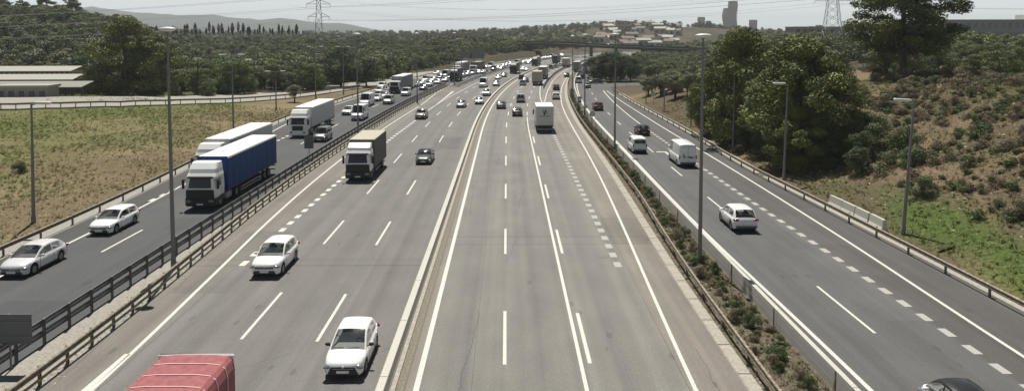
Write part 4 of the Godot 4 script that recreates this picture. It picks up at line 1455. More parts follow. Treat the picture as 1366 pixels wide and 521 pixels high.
func make_lamps_signs():
	var med := func(Z): return V(lx("a_bar", Z) + 1.0, 0, Z)
	for q in [[45.5, 14.6, "tall disc headed lamp post between the guardrails near the blue truck"], [101.5, 14.2, "tall disc headed lamp post between the guardrails beside the grey curtain truck"], [154.0, 14.2, "tall disc headed lamp post between the guardrails by the dense oncoming queue"], [207.0, 14.2, "tall disc headed lamp post at the end of the two guardrails"]]:
		lamp(q[2], med.call(q[0]), q[1], "disc", 0.0)
	for q in [[46.3, 12.15, 14.2, "tall disc headed lamp post in the shrub strip opposite the white crossover"], [91.5, 13.3, 14.2, "tall disc headed lamp post in the shrub strip behind the small white van"], [131.0, 13.4, 14.0, "tall disc headed lamp post in the shrub strip near the blue sign"], [178.0, 13.2, 13.5, "tall disc headed lamp post in the strip beyond the blue sign"], [226.0, 13.2, 13.5, "tall disc headed lamp post in the far strip before the overpass"]]:
		lamp(q[3], V(q[1] + bend(q[0]), 0, q[0]), q[2], "disc", 0.0)
	lamp("leaning lamp post with one flat arm in front of the dry scrub bank", hit(1205, 315), 9.5, "arm", 0.0, -0.055)
	lamp("lamp post with one flat arm before the big shaded pine", hit(1046, 241), 9.4, "arm", 0.0, -0.02)
	lamp("thin lamp post with short arm standing in the left grass bank", hit(44, 299), 9.0, "arm", PI, 0.02)
	for q in [[311, 176, 11.0, "slim double armed lamp post on the bank behind the white tanker"], [368, 147, 7.0, "slim double armed lamp post beside the slip road guardrail"], [421, 131, 11.2, "slim double armed lamp post on the slip road before the lattice pylon"], [458, 125, 11.0, "slim double armed lamp post on the slip road before the dark tree"]]:
		lamp(q[3], hit(q[0], q[1]), q[2], "double", 0.4, 0.0, "lamp posts along the slip road")
	for q in [[978, 203, 9.7, "bare pole standing before the shaded pines"], [922, 169, 5.4, "short bare pole on the dry bank beside the round sign"], [886, 149, 5.6, "short bare pole on the dry bank behind the olive trees' edge"], [862, 138, 5.0, "short bare pole on the dry bank near the triangular sign"]]:
		var o = thing("utility_pole", q[3], "pole", hit(q[0], q[1]), 0.0, "poles on the right bank")
		var st := stool()
		tube(st, [Vector3(0, -0.2, 0), Vector3(0.05, q[2], 0)], [0.11, 0.07], 8)
		part("shaft", done(st), M.galv, o)
		part("cap", boxm(Vector3(0.18, 0.06, 0.18)), M.galv, o, Vector3(0.05, q[2], 0))
	# signs: backs are grey, those that face the camera carry their faces
	sign_post("large grey back of a road sign between the guardrails near the red tarpaulin", onto(30, 493), 2.45, 0.0, "panel", 2.0, 1.3, "sign_back").position += Vector3(-0.55, 0, 0)
	sign_post("grey back of a small road sign between the guardrails beside the silver minivan", onto(412, 213), 2.75, 0.0, "panel", 1.05, 1.45, "sign_back")
	sign_post("round dark sign back on the slip road before the far trucks", onto(545, 113), 2.6, 0.0, "round", 0.85, 0.85, "black")
	var bl = sign_post("small blue sign with a white mark in the shrub strip", V(13.2 + bend(141), 0, 141), 2.4, 0.0, "panel", 0.66, 1.15, "sign_blue")
	part("white_mark", boxm(Vector3(0.34, 0.5, 0.01)), M.plate, bl, Vector3(0, 1.85, 0.05))
	sign_post("round grey sign on a short post in the shrub strip by the tall lamp", V(12.95 + bend(113), 0, 113), 2.6, 0.0, "round", 0.85, 0.85, "sign_light", "round signs beside the right hand carriageway")
	sign_post("round pale sign on a post before the blue sign", V(13.1 + bend(126), 0, 126), 2.3, 0.0, "round", 0.7, 0.7, "sign_light", "round signs beside the right hand carriageway")
	sign_post("triangular sign seen from behind on the dry right bank", hit(872, 139), 2.6, 0.0, "triangle", 1.2, 1.05, "sign_light")
	sign_post("round sign on a post before the shaded pines", hit(935.5, 175), 3.0, 0.0, "round", 0.8, 0.8, "sign_back")
	sign_post("triangular sign at the side road junction under the dark trees", hit(836, 114.5), 3.0, 0.0, "triangle", 1.3, 1.1, "sign_light")
	for q in [[620, 98, 14.0, 8.0, 3.4, 2.0, "smaller grey direction board beyond the slip road"], [638, 96, 17.0, 9.0, 4.1, 3.4, "larger grey direction board beyond the slip road"]]:
		var p: Vector3 = V((q[0] - 676.0) * 0.25, 0.2, 250)
		var o = thing("direction_board", q[6], "road sign", p, 0.0, "direction boards on the left")
		part("board", boxm(Vector3(q[4], q[5], 0.12)), M.sign_back, o, Vector3(0, q[3] - q[5] / 2, 0))
		for s in [0.35, -0.35]: part("post", boxm(Vector3(0.2, q[3], 0.2)), M.galv, o, Vector3(s * q[4], q[3] / 2, -0.18))
		for i in 4: part("stiffener", boxm(Vector3(q[4] * 0.98, 0.06, 0.05)), M.galv, o, Vector3(0, q[3] - q[5] * (0.14 + 0.24 * i), 0.085))

func house(called: String, label: String, at: Vector3, w: float, d: float, h: float, wall: String, roof: String, rows: int, cols: int, turn := 0.0, group := "", flat := false):
	var o = thing(called, label, "building", at, turn, group)
	part("wall", boxm(Vector3(w, h, d)), M[wall], o, Vector3(0, h / 2 - 0.5, 0))
	if flat:
		part("roof", boxm(Vector3(w + 0.5, 0.4, d + 0.5)), M[roof], o, Vector3(0, h - 0.3, 0))
	else:
		var st := stool()
		var e := 0.4
		var a := [Vector3(-w / 2 - e, h - 0.52, d / 2 + e), Vector3(w / 2 + e, h - 0.52, d / 2 + e), Vector3(w / 2 + e, h - 0.52, -d / 2 - e), Vector3(-w / 2 - e, h - 0.52, -d / 2 - e), Vector3(-w / 2 - e, h + d * 0.2, 0), Vector3(w / 2 + e, h + d * 0.2, 0)]
		quad(st, a[0], a[4], a[5], a[1])
		quad(st, a[2], a[5], a[4], a[3])
		tri(st, a[0], a[3], a[4])
		tri(st, a[1], a[5], a[2])
		quad(st, a[0], a[1], a[2], a[3])
		part("roof", done(st), M[roof], o)
	for r in rows:
		for c in cols:
			part("window", boxm(Vector3(w / cols * 0.5, h / rows * 0.45, 0.1)), M.window, o, Vector3(w * ((c + 0.5) / cols - 0.5), h * (r + 0.55) / rows - 0.5, d / 2 + 0.03))
	return o

func make_background():
	# station canopies beyond the slip road
	for q in [[150.0, -100.0, 17.5, 6.9, 7.4, "long pale station canopy with a row of windows beside the big pine"], [144.0, -97.0, 19.0, 5.6, 6.2, "long pale station canopy in front of the windowed one"], [138.0, -93.0, 21.0, 4.6, 5.0, "low dark edged station canopy nearest the slip road"]]:
		var g := terr(q[1], q[0])
		var o = thing("station_canopy", q[5], "canopy", V(q[1] + 5.0, g, q[0]), 0.06, "station canopies")
		var h: float = q[3] - g
		var st := stool()
		var w: float = q[2]
		quad(st, Vector3(-w / 2 - 4, h, 2.2), Vector3(-w / 2 - 4, h + 0.8, -2.5), Vector3(w / 2, h + 0.8, -2.5), Vector3(w / 2, h, 2.2))
		quad(st, Vector3(-w / 2 - 4, h - 0.18, 2.2), Vector3(w / 2, h - 0.18, 2.2), Vector3(w / 2, h + 0.6, -2.5), Vector3(-w / 2 - 4, h + 0.6, -2.5))
		quad(st, Vector3(-w / 2 - 4, h - 0.18, 2.2), Vector3(-w / 2 - 4, h, 2.2), Vector3(w / 2, h, 2.2), Vector3(w / 2, h - 0.18, 2.2))
		part("roof", done(st), M.roof_pale if q[3] > 5.0 else M.wall_grey, o)
		for k in 22:
			if q[3] > 6.0 or q[3] < 5.0: part("window", boxm(Vector3(0.55, 0.75, 0.1)), M.window, o, Vector3(-w / 2 - 3.6 + k * (w + 3.5) / 22.0, h - 0.7, 1.6))
		part("wall", boxm(Vector3(w + 3, 1.2, 0.2)), M.wall_pale if q[3] > 5.0 else M.dark_metal, o, Vector3(-2, h - 0.75, 1.4))
		for k in 9: part("post", boxm(Vector3(0.2, h, 0.2)), M.dark_metal, o, Vector3(-w / 2 - 3 + k * (w + 2.5) / 8.0, h / 2 - 0.3, 1.2))
	var kiosk = house("station_building", "low grey roofed station building behind the slip road guardrail", V(-84.0, terr(-84, 131) - 0.3, 131.5), 8.5, 4.0, 2.6, "wall_grey", "roof_pale", 1, 5, 0.08, "", true)
	# tracks' catenary masts
	for q in [[-78.0, 152.0], [-90.0, 160.0], [-68.0, 165.0], [-104.0, 150.0], [-60.0, 178.0]]:
		var o = thing("catenary_mast", "dark railway mast with a bracket behind the slip road", "mast", V(q[0], terr(q[0], q[1]), q[1]), 0.0, "railway masts")
		part("mast", boxm(Vector3(0.22, 7.6, 0.22)), M.dark_metal, o, Vector3(0, 3.7, 0))
		part("bracket", boxm(Vector3(2.6, 0.12, 0.1)), M.dark_metal, o, Vector3(1.2, 6.6, 0))
	# pylons and cables
	var p1 := V(-53.0, terr(-53, 212) - 0.3, 212)
	pylon("lattice power pylon standing beyond the slip road", p1, 33.0, 3.6, [[19.0, 2.9], [22.6, 3.2], [26.0, 2.6]], 0.25)
	var p2 := V(124.0, terr(124, 285) - 0.3, 285)
	pylon("lattice power pylon among the trees beside the umbrella pine", p2, 38.0, 8.0, [[21.0, 6.5], [27.0, 6.0], [33.0, 5.0]], -0.2)
	for i in 3:
		var hh: float = [19.0, 22.6, 26.0][i] - 0.9
		for s in [1.0, -1.0]:
			var a := p1 + Vector3(s * [2.9, 3.2, 2.6][i], hh, 0)
			cable("thin cable from the left pylon running off to the left", a, a + Vector3(-260.0, -3.0 - i * 2.0, 60.0 + s * 4.0), 5.0)
			cable("thin cable from the left pylon crossing the sky to the right", a, a + Vector3(180.0 + s * 4.0, 11.0 + i * 3.0, 150.0), 4.0)
		for s in [1.0, -1.0]:
			var b: Vector3 = p2 + Vector3(s * [6.5, 6.0, 5.0][i], [21.0, 27.0, 33.0][i] - 0.9, 0)
			cable("thin cable between the right pylon and the far left", b, V(-120.0 + s * 5.0, 30.0 + i * 5.0, 430), 8.0, 0.035)
			cable("thin cable from the right pylon running off to the right", b, b + Vector3(240.0, 8.0, 40.0), 6.0, 0.035)
	# overpass far ahead
	var A := V(-40.0, 8.6, 520)
	var ov = thing("overpass", "brown concrete overpass crossing the motorway far ahead", "overpass", A)
	var pts := [Vector3.ZERO, V(30, 8.2, 450) - A, V(62, 7.0, 425) - A, V(100, 5.6, 405) - A, V(150, 4.6, 395) - A]
	for i in 4:
		var dk := stool()
		bar(dk, pts[i] - Vector3(0, 0.9, 0), pts[i + 1] - Vector3(0, 0.9, 0), 9.0, 1.5)
		part("deck", done(dk), M.deck, ov)
		var pp := stool()
		bar(pp, pts[i] + Vector3(0, 0.35, 4.3), pts[i + 1] + Vector3(0, 0.35, 4.3), 0.2, 0.9)
		part("parapet", done(pp), M.deck, ov)
		for k in 6:
			var q: Vector3 = pts[i].lerp(pts[i + 1], k / 6.0)
			part("railing_post", boxm(Vector3(0.15, 0.7, 0.15)), M.galv, ov, q + Vector3(0, 1.1, 4.3))
	for q in [[-24.0, 507.0], [bend(455) - 4.8, 452.0], [bend(440) + 12.6, 437.0], [bend(425) + 30.0, 420.0], [120.0, 402.0]]:
		part("pier", rbox(1.6, 0.0, 8.0, 3.0, -3.0, 0.5), M.deck, ov, Vector3(q[0], -0.6 if q[1] > 440 else -2.2, -q[1]) - Vector3(A.x, 0, A.z) - Vector3(0, 8.6, 0))
	# towers
	for q in [[935.5, 2100.0, 17.0, 30.0, 52.0, 0, "single brown tower bulging at its middle beyond the town"], [974.0, 2000.0, 24.0, 33.0, 92.0, 1, "tall pair of joined brown towers bulging at their middles"]]:
		var X: float = (q[0] - 676.0) * q[1] / 1000.0
		var o = thing("tower_block", q[6], "tower", V(X, 5.0, q[1]))
		for j in (2 if q[5] else 1):
			var st := stool()
			var hh: float = q[4] * (1.0 if j == 0 else 0.8)
			var ww: float = q[2] * (0.5 if q[5] == 0 else 0.42)
			var sec := []
			for k in 14:
				var t := k / 13.0
				var bulge := 1.0 + 0.16 * sin(t * 9.0 + j * 1.3) - 0.12 * t
				sec.append([t * hh, ww * bulge, ww, -ww, 1.0])
			rloft(st, sec, true, 1, false)
			part("tower", done(st), M.tower, o, Vector3((0.0 if q[5] == 0 else (7.0 if j == 0 else -8.0)), 0, 0))
			for k in 10: part("floor_band", boxm(Vector3(ww * 2.05, 0.8, 0.5)), M.tower, o, Vector3((0.0 if q[5] == 0 else (7.0 if j == 0 else -8.0)), hh * (0.3 + k * 0.065), ww + 0.4))
	house("tower_block", "short brown block on the horizon beside the tall towers", V((1005 - 676) * 1.9, 14, 1900), 16, 16, 32, "tower", "tower", 4, 4, 0.0, "", true)
	# long buildings on the right horizon, pale sheds on the left
	var rb = house("office_building", "long grey building with pale roof bands on the right horizon", V(268, terr(268, 400) - 2.0, 400), 74, 26, 17.5, "wall_grey", "roof_pale", 3, 22, -0.12, "", true)
	part("roof_band", boxm(Vector3(76, 0.7, 27)), M.roof_pale, rb, Vector3(0, 11.4, 0.3))
	part("upper_storey", boxm(Vector3(30, 3.0, 20)), M.wall_pale, rb, Vector3(24, 18.6, 0))
	house("office_building", "low pale building behind the umbrella pine", V(196, terr(196, 380) + 2.0, 380), 40, 14, 9, "wall_pale", "roof_pale", 2, 12, 0.05, "", true)
	house("office_building", "low grey building right of the lattice pylon", V(178, terr(178, 420) + 2.0, 420), 38, 14, 10, "wall_grey", "roof_pale", 2, 10, 0.0, "", true)
	house("warehouse", "brown warehouse with a long flat roof beyond the left woods", V(-48.0, 7.0, 600), 48, 20, 7.0, "wall_tan", "wall_grey", 1, 14, 0.05, "", true)
	house("warehouse", "pale shed roof among the bushes right of the station", V(-102, terr(-102, 225) + 1.6, 225), 13, 8, 3.0, "wall_pale", "roof_pale", 1, 5, 0.4, "", true)
	house("warehouse", "pale shed in the bushes before the lattice pylon", V(-90, terr(-90, 255) + 0.6, 255), 7, 5, 3.6, "wall_white", "roof_pale", 1, 4, -0.3)
	for q in [[-150, 290, 7]]:
		house("cottage", "small pale roofed cottage half hidden in the left wooded hill", V(q[0], terr(q[0], q[1]) + 0.6, q[1]), q[2], 6, 4, "wall_white", "roof_pale", 1, 3, 0.2, "cottages on the left hill")
	# town on the hill ahead right
	for i in 46:
		var u := rng.randf_range(800, 905)
		var Z := rng.randf_range(620, 900)
		var X := (u - 676.0) * Z / 1000.0
		var white := i % 3 != 0
		house("town_house", "small white house in the hillside town beyond the overpass" if white else "small tan house in the hillside town beyond the overpass", V(X, terr(X, Z), Z), rng.randf_range(7, 13), 7, rng.randf_range(4, 8), "wall_white" if white else "wall_tan", "roof_tile" if i % 2 else "roof_pale", 1, 2, rng.randf_range(-0.5, 0.5), "houses of the hillside town" if white else "tan houses of the hillside town")
	house("town_block", "tan apartment block on the hilltop left of the town", V(124, terr(124, 800), 800), 14, 12, 12, "wall_tan", "wall_tan", 3, 4, 0.1, "", true)

func in_road(X: float, Z: float, pad := 0.0) -> bool:
	var s := X - bend(Z)
	if s > -40.0 - pad and s < 28.0 + pad: return true
	# the slip road on the left and the side road on the right
	if s < 0 and Z > 100 and Z < 176 and X > -110:
		var k := lerpf(109, 176, clampf((X + 74.0) / 36.0, 0, 1))
		if absf(Z - k - 10.0) < 17.0: return true
	if s < 0 and Z >= 170 and s > (-50.0 if Z < 210 else -43.0): return true
	if s > 0 and Z > 180 and Z < 222 and s < 110: return true
	if X < -60 and Z > 125 and Z < 160 and X > -125: return true
	return false

func make_trees():
	# named trees, placed from the photograph
	var G := func(u, v): return hit(u, v)
	tree("pine", 0, V(-77.0, terr(-77, 152), 152), 16.2, 1.25, "big rounded yellow green pine behind the slip road", "tree", "large pines")
	tree("pine", 1, V(-74.0, terr(-74, 157), 157), 13.5, 1.15, "darker pine crowding the big rounded pine by the slip road", "tree", "large pines")
	tree("broad", 0, V(-62.0, terr(-62, 172), 172), 8.5, 1.4, "broad leafy tree right of the big rounded pine", "tree", "large pines")
	tree("dark", 1, V(-43.5, terr(-43, 196), 196), 11.5, 1.2, "very dark dense tree beside the lattice pylon", "tree", "dark dense trees")
	tree("dark", 0, V(-37.5, terr(-37, 200), 200), 8.0, 1.3, "dark dense shrubby tree right of the lattice pylon", "tree", "dark dense trees")
	# right bank pines in front
	for q in [[0, 29.5, 94, 14.6, 0.95, "tall shaded pine behind the bare pole on the right bank"], [1, 32.0, 101, 13.5, 0.95, "tall pine standing behind the first shaded pine"], [1, 31.6, 79, 12.9, 1.2, "big yellow green pine behind the flat armed lamp post"], [2, 30.8, 86, 9.5, 1.15, "dark middle pine filling the gap between the two tall pines"], [0, 34.4, 79, 9.0, 1.15, "lower pine leaning out at the end of the pine group"], [2, 28.6, 105, 9.0, 1.0, "smaller pine at the far end of the shaded group"], [1, 30.2, 75.5, 6.5, 1.5, "skirt of low pine branches at the foot of the big pine"]]:
		tree("pine", q[0], V(q[1], terr(q[1], q[2]), q[2]), q[3], q[4], q[5], "tree", "pines on the right bank")
	for q in [[33.0, 69, 2.6], [31.5, 73, 3.2], [34.5, 72, 3.2], [33.0, 75, 3.6], [29.5, 84, 3.2], [29.0, 89, 3.4]]:
		tree("dark", int(q[0]), V(q[0], terr(q[0], q[1]), q[1]), q[2], 1.3, "dark undergrowth bush at the foot of the right bank pines", "bush", "undergrowth below the pines", "bush")
	tree("umbrella", 0, V(57.0, terr(57, 107), 107), 15.0, 1.25, "lone tall pine with bare trunk on top of the dry bank", "tree", "")
	for q in [[60.0, 118, 9.0], [66.0, 122, 8.0], [52.0, 120, 8.0]]:
		tree("olive", int(q[0]), V(q[0], terr(q[0], q[1]), q[1]), q[2], 1.2, "thin trunked tree behind the lone tall pine", "tree", "trees behind the lone pine")
	# dark clump at the side road, olive grove on the bank
	for q in [[792, 109, 7.5], [803, 110, 8.5], [815, 110, 9.0], [828, 110.5, 8.5], [842, 110, 7.5], [822, 107, 9.0], [808, 106.5, 9.0]]:
		var p := onto(q[0], q[1] - 2.0)
		p.y = terr(p.x, -p.z)
		tree("dark", int(q[0]), p, q[2], 1.15, "dark round tree in the clump by the side road junction", "tree", "dark clump at the junction")
	for i in 44:
		var Z := rng.randf_range(139, 178)
		var s := rng.randf_range(29.0, 46.0)
		var X := s + bend(Z)
		tree("olive", i, V(X, terr(X, Z), Z), rng.randf_range(3.2, 4.8), 1.25, "small grey green olive tree in the grove above the right bank", "tree", "olive grove on the right")
	# cypress row and skyline trees on the left hill
	for i in 46:
		var u := 204.0 + i * 4.4 + rng.randf_range(-3, 3)
		var Z := 420.0
		var X := (u - 676.0) * Z / 1000.0
		tree("cypress", 0, V(X, 13.5 + rng.randf_range(-1, 0.5), Z), rng.randf_range(3.0, 7.4), rng.randf_range(0.9, 1.5), "dark cypress in the skyline row on the left", "tree", "cypress row")
	for q in [[6, 44, 9.0], [66, 24, 10.0], [35, 30, 7.0], [98, 27, 9.5], [104, 28, 8.5], [16, 34, 6.5]]:
		var Z := 372.0
		var X: float = (q[0] - 676.0) * Z / 1000.0
		tree("crest", int(q[0]), V(X, terr(X, Z) + 1.0, Z), q[2], 1.1, "flat topped umbrella pine on the crest of the left hill", "tree", "skyline pines on the left hill")
	# woods: the nearest trees are things, the rest reads as one mass
	var stuff := {}
	var made := 0
	var spots := []
	for i in 3600:
		var X := rng.randf_range(-420, -40)
		var Z := rng.randf_range(150, 430)
		if in_road(X, Z) or X / Z < -0.85: continue
		spots.append([X, Z, rng.randf(), 0])
	for i in 2600:
		var X := rng.randf_range(45, 430)
		var Z := rng.randf_range(112, 460)
		if in_road(X, Z, 3.0) or X / Z > 0.85: continue
		if Z < 150 and X < 66: continue
		if Z < 180 and X < 90 and rng.randf() < 0.6: continue
		spots.append([X, Z, rng.randf(), 1])
	for i in 2600:
		var Z := rng.randf_range(400, 1300)
		var X := rng.randf_range(-0.75, 0.75) * Z
		if in_road(X, Z, 6.0): continue
		if X > 60 and X < 240 and Z > 560 and Z < 920 and rng.randf() < 0.55: continue
		spots.append([X, Z, rng.randf(), 2])
	for i in 1500:
		var left := i % 5 < 3
		var Z := rng.randf_range(182, 620)
		var s := rng.randf_range(-100, -44.5 if Z > 215 else -50.0) if left else rng.randf_range(33, 120)
		var X := s + bend(Z)
		if in_road(X, Z): continue
		spots.append([X, Z, rng.randf(), 0 if left else 1])
	spots.sort_custom(func(a, b): return a[1] < b[1])
	for q in spots:
		var kind := "broad"
		var h: float = 3.0 + 4.5 * q[2]
		if q[3] == 0: kind = ["broad", "olive", "dark", "pine", "bush", "broad", "olive"][int(q[2] * 997) % 7]
		elif q[3] == 1: kind = ["pine", "broad", "olive", "dark", "pine"][int(q[2] * 997) % 5]
		else: kind = ["broad", "dark", "pine", "olive"][int(q[2] * 997) % 4]
		if kind == "bush": h *= 0.55
		if q[3] == 1 and q[1] > 200: h += 1.5
		if q[3] == 1 and q[0] / q[1] < 0.27 and q[1] < 420: h = minf(h, 4.6)
		if q[3] == 0 and q[1] > 280: h *= 0.8
		if q[3] == 1 and q[1] > 420: h *= 0.7
		var at := V(q[0], terr(q[0], q[1]), q[1])
		if q[1] < 300 and made < 230:
			made += 1
			var where := "in the woods on the left behind the slip road" if q[3] == 0 else "in the woods on the right behind the dry bank"
			var nm: String = {"broad": "mid green leafy tree ", "olive": "pale grey green tree ", "dark": "dark evergreen tree ", "pine": "yellow green pine ", "bush": "low green bush "}[kind]
			tree(kind, int(q[2] * 313), at, h, 1.25, nm + where, "tree" if kind != "bush" else "bush", "woods on the left" if q[3] == 0 else "woods on the right")
		else:
			var v: int = int(q[2] * 313) % KIND[kind].size()
			var key := "%s%d" % [kind, v]
			if not stuff.has(key): stuff[key] = [KIND[kind][v].whole, []]
			if q[1] > 420: h *= 1.25
			stuff[key][1].append(Transform3D(Basis(Vector3.UP, q[2] * 50.0).scaled(Vector3(1.35, 1, 1.35) * h / 10.0), at))
	var names := ["woodland", "mixed far woodland on the hills around the motorway"]
	for key in stuff: scatter(names[0], names[1], stuff[key][0], M.leaf, stuff[key][1])
	# shrubs of the strip between the carriageways and scrub of the right bank
	var Zs := 22.0
	var i := 0
	while Zs < 185.0:
		var s := lerpf(ls("c_rail", Zs) + 0.5, ls("wall", Zs) - 0.6, rng.randf())
		tree("bush" if i % 2 else "scrub", i, V(s + bend(Zs), 0, Zs), rng.randf_range(0.45, 1.15), rng.randf_range(0.8, 1.2), "small dark green shrub growing in the strip behind the gutter guardrail" if i % 2 else "small dry shrub growing in the strip behind the gutter guardrail", "shrub", "shrubs of the planting strip", "strip_shrub")
		Zs += rng.randf_range(0.4, 1.0) * (1.0 if Zs < 100 else 1.8)
		i += 1
	for k in 210:
		var Z := rng.randf_range(44, 112)
		var s := rng.randf_range(31, 78)
		if s < 43 and Z > 62: continue
		var dry := rng.randf() < 0.8
		var h := rng.randf_range(0.8, 2.3)
		tree("scrub" if dry else "bush", k, V(s + bend(Z), terr(s + bend(Z), Z), Z), h, rng.randf_range(0.9, 1.4), "dry brown scrub bush on the right bank" if dry else "grey green scrub bush on the right bank", "bush", "scrub on the right bank", "scrub_bush")
	for q in [[35.5, 66.0, 2.8], [37.5, 70.0, 3.2], [36.5, 74.0, 3.4], [38.0, 79.0, 3.6]]:
		tree("bush", int(q[0]), V(q[0], terr(q[0], q[1]), q[1]), q[2], 1.2, "grey green wild shrub below the lone tall pine", "bush", "large shrubs of the right bank", "wild_shrub")
	tree("bush", 1, hit(27, 231), 1.6, 1.0, "yellow green bush alone on the left grass bank", "bush", "", "green_bush")

func make_grass():
	var kinds := [tuft(1, 14, 0.3, 0.26, 0.016), tuft(2, 16, 0.22, 0.36, 0.018), tuft(3, 12, 0.42, 0.24, 0.014)]
	var lists := [[], [], []]
	var tints := [[], [], []]
	for i in 46000:
		var left := i % 2 == 0
		var Z := rng.randf_range(36, 140)
		var s := rng.randf_range(-78, -34.2) if left else rng.randf_range(27.8, 70)
		var X := s + bend(Z)
		if left and s > ls("a_rail", Z) - 1.1: continue
		if not left and s < ls("d_rail", Z) + 1.4: continue
		if left and Z > 104 and absf(Z - lerpf(109, 176, clampf((X + 74.0) / 36.0, 0, 1)) - 6.0) < 9.0: continue
		if absf(X) / Z > 0.74: continue
		var m := nz.get_noise_2d(X * 3.0, Z * 3.0)
		if m < -0.12 and rng.randf() < 0.6: continue
		var k := rng.randi() % 3
		var g := clampf(0.3 + m * 1.6 + rng.randf_range(-0.25, 0.25) + (0.25 if left and s < -50 else 0.0), 0, 1)
		if not left and Z < 68 and s < 35: g = clampf(g + 0.45, 0, 1)
		var c := Color(0.36, 0.29, 0.17).lerp(Color(0.19, 0.225, 0.07), g) * rng.randf_range(0.8, 1.25)
		c.a = 1.0
		var sc := rng.randf_range(0.6, 1.25)
		lists[k].append(Transform3D(Basis(Vector3.UP, rng.randf() * TAU).scaled(Vector3(sc * 1.3, sc, sc * 1.3)), V(X, terr(X, Z) - 0.03, Z)))
		tints[k].append(c)
	# the planting strip and the gap between the left guardrails
	for i in 6500:
		var Z := rng.randf_range(22, 130)
		var strip := i % 3 != 0
		var s := rng.randf_range(ls("c_rail", Z) - 0.2, ls("wall", Z) - 0.25) if strip else rng.randf_range(ls("b_rail", Z) - 0.3, ls("b_rail", Z) + 0.25)
		var k := rng.randi() % 2
		var sc := rng.randf_range(0.35, 0.9) * (1.0 if strip else 0.4)
		lists[k].append(Transform3D(Basis(Vector3.UP, rng.randf() * TAU).scaled(Vector3.ONE * sc), V(s + bend(Z), -0.01, Z)))
		var c := Color(0.3, 0.25, 0.16).lerp(Color(0.1, 0.13, 0.05), rng.randf()) * rng.randf_range(0.7, 1.2)
		c.a = 1.0
		tints[k].append(c)
	for k in 3: scatter("grass", "dry and green grass tufts on the banks", kinds[k], M.grass, lists[k], tints[k])
	# low scrub that covers the right bank
	for kk in 2:
		var sl := []
		for i in 1400:
			var Z := rng.randf_range(46, 118)
			var s := rng.randf_range(33, 84)
			if s / Z > 0.8 or nz.get_noise_2d(s * 2.5, Z * 2.5) < -0.1: continue
			var h := rng.randf_range(0.35, 1.1)
			sl.append(Transform3D(Basis(Vector3.UP, rng.randf() * TAU).scaled(Vector3(1.3, 1, 1.3) * h / 10.0), V(s + bend(Z), terr(s + bend(Z), Z) - 0.05, Z)))
		scatter("low_scrub", "low dry scrub covering the right bank" if kk == 0 else "low green scrub covering the right bank", KIND["scrub" if kk == 0 else "bush"][kk].whole, M.leaf, sl)
	# loose stones and litter
	var st := stool()
	var pts := [Vector3(0.5, 0, 0.1), Vector3(-0.1, 0.05, 0.5), Vector3(-0.5, 0, -0.1), Vector3(0.1, 0, -0.5), Vector3(0.05, 0.42, 0.0)]
	for e in 4: tri(st, pts[e], pts[4], pts[(e + 1) % 4])
	var ls_ := []
	var lt := []
	for i in 2600:
		var Z := rng.randf_range(22, 110)
		var w := i % 4
		var s := rng.randf_range(ls("a_bar", Z) + 0.2, ls("b_rail", Z) + 0.6)
		if w == 1: s = rng.randf_range(ls("gut", Z) + 0.5, ls("wall", Z) - 0.3)
		if w >= 2:
			s = rng.randf_range(30, 66)
		var X := s + bend(Z)
		var sc := rng.randf_range(0.05, 0.16) * (1.0 if w < 2 else 2.2)
		ls_.append(Transform3D(Basis(Vector3.UP, rng.randf() * TAU).scaled(Vector3(sc, sc * 0.7, sc)), V(X, maxf(terr(X, Z), 0.0) if w >= 2 else 0.0, Z)))
		var c := Color(0.36, 0.3, 0.22) * rng.randf_range(0.6, 1.5)
		c.a = 1.0
		lt.append(c)
	scatter("stones", "loose stones and litter on soil and bank", done(st), M.grass, ls_, lt)

# ---------- traffic ----------
func heading(Z: float, away: bool) -> float:
	var d := Vector3(maxf(0.0, Z - 105.0) / 1100.0, 0, -1.0)
	if not away: d = -d
	return atan2(d.x, d.z)
# the place of a vehicle whose near end meets the road at a pixel
func spot(u: float, v: float, L: float) -> Vector3:
	var p := onto(u, v)
	var d := Vector3(maxf(0.0, -p.z - 105.0) / 1100.0, 0, -1.0).normalized()
	return p + d * L * 0.5
func put(kind: String, colour: String, u: float, v: float, away: bool, lod: int, label: String, group := "", roof := ""):
	var p := spot(u, v, CARS[kind].L)
	var cat: String = "van" if kind in ["panel", "bigvan"] else "car"
	var nm: String = {"hatch": "hatchback_car", "hatch2": "hatchback_car", "estate": "hatchback_car", "suv": "suv_car", "sedan": "sedan_car", "mpv": "minivan_car", "panel": "panel_van", "bigvan": "delivery_van", "smart": "city_car"}[kind]
	return make_car(kind, colour, lod, nm, label, cat, p, heading(-p.z, away), group, roof)

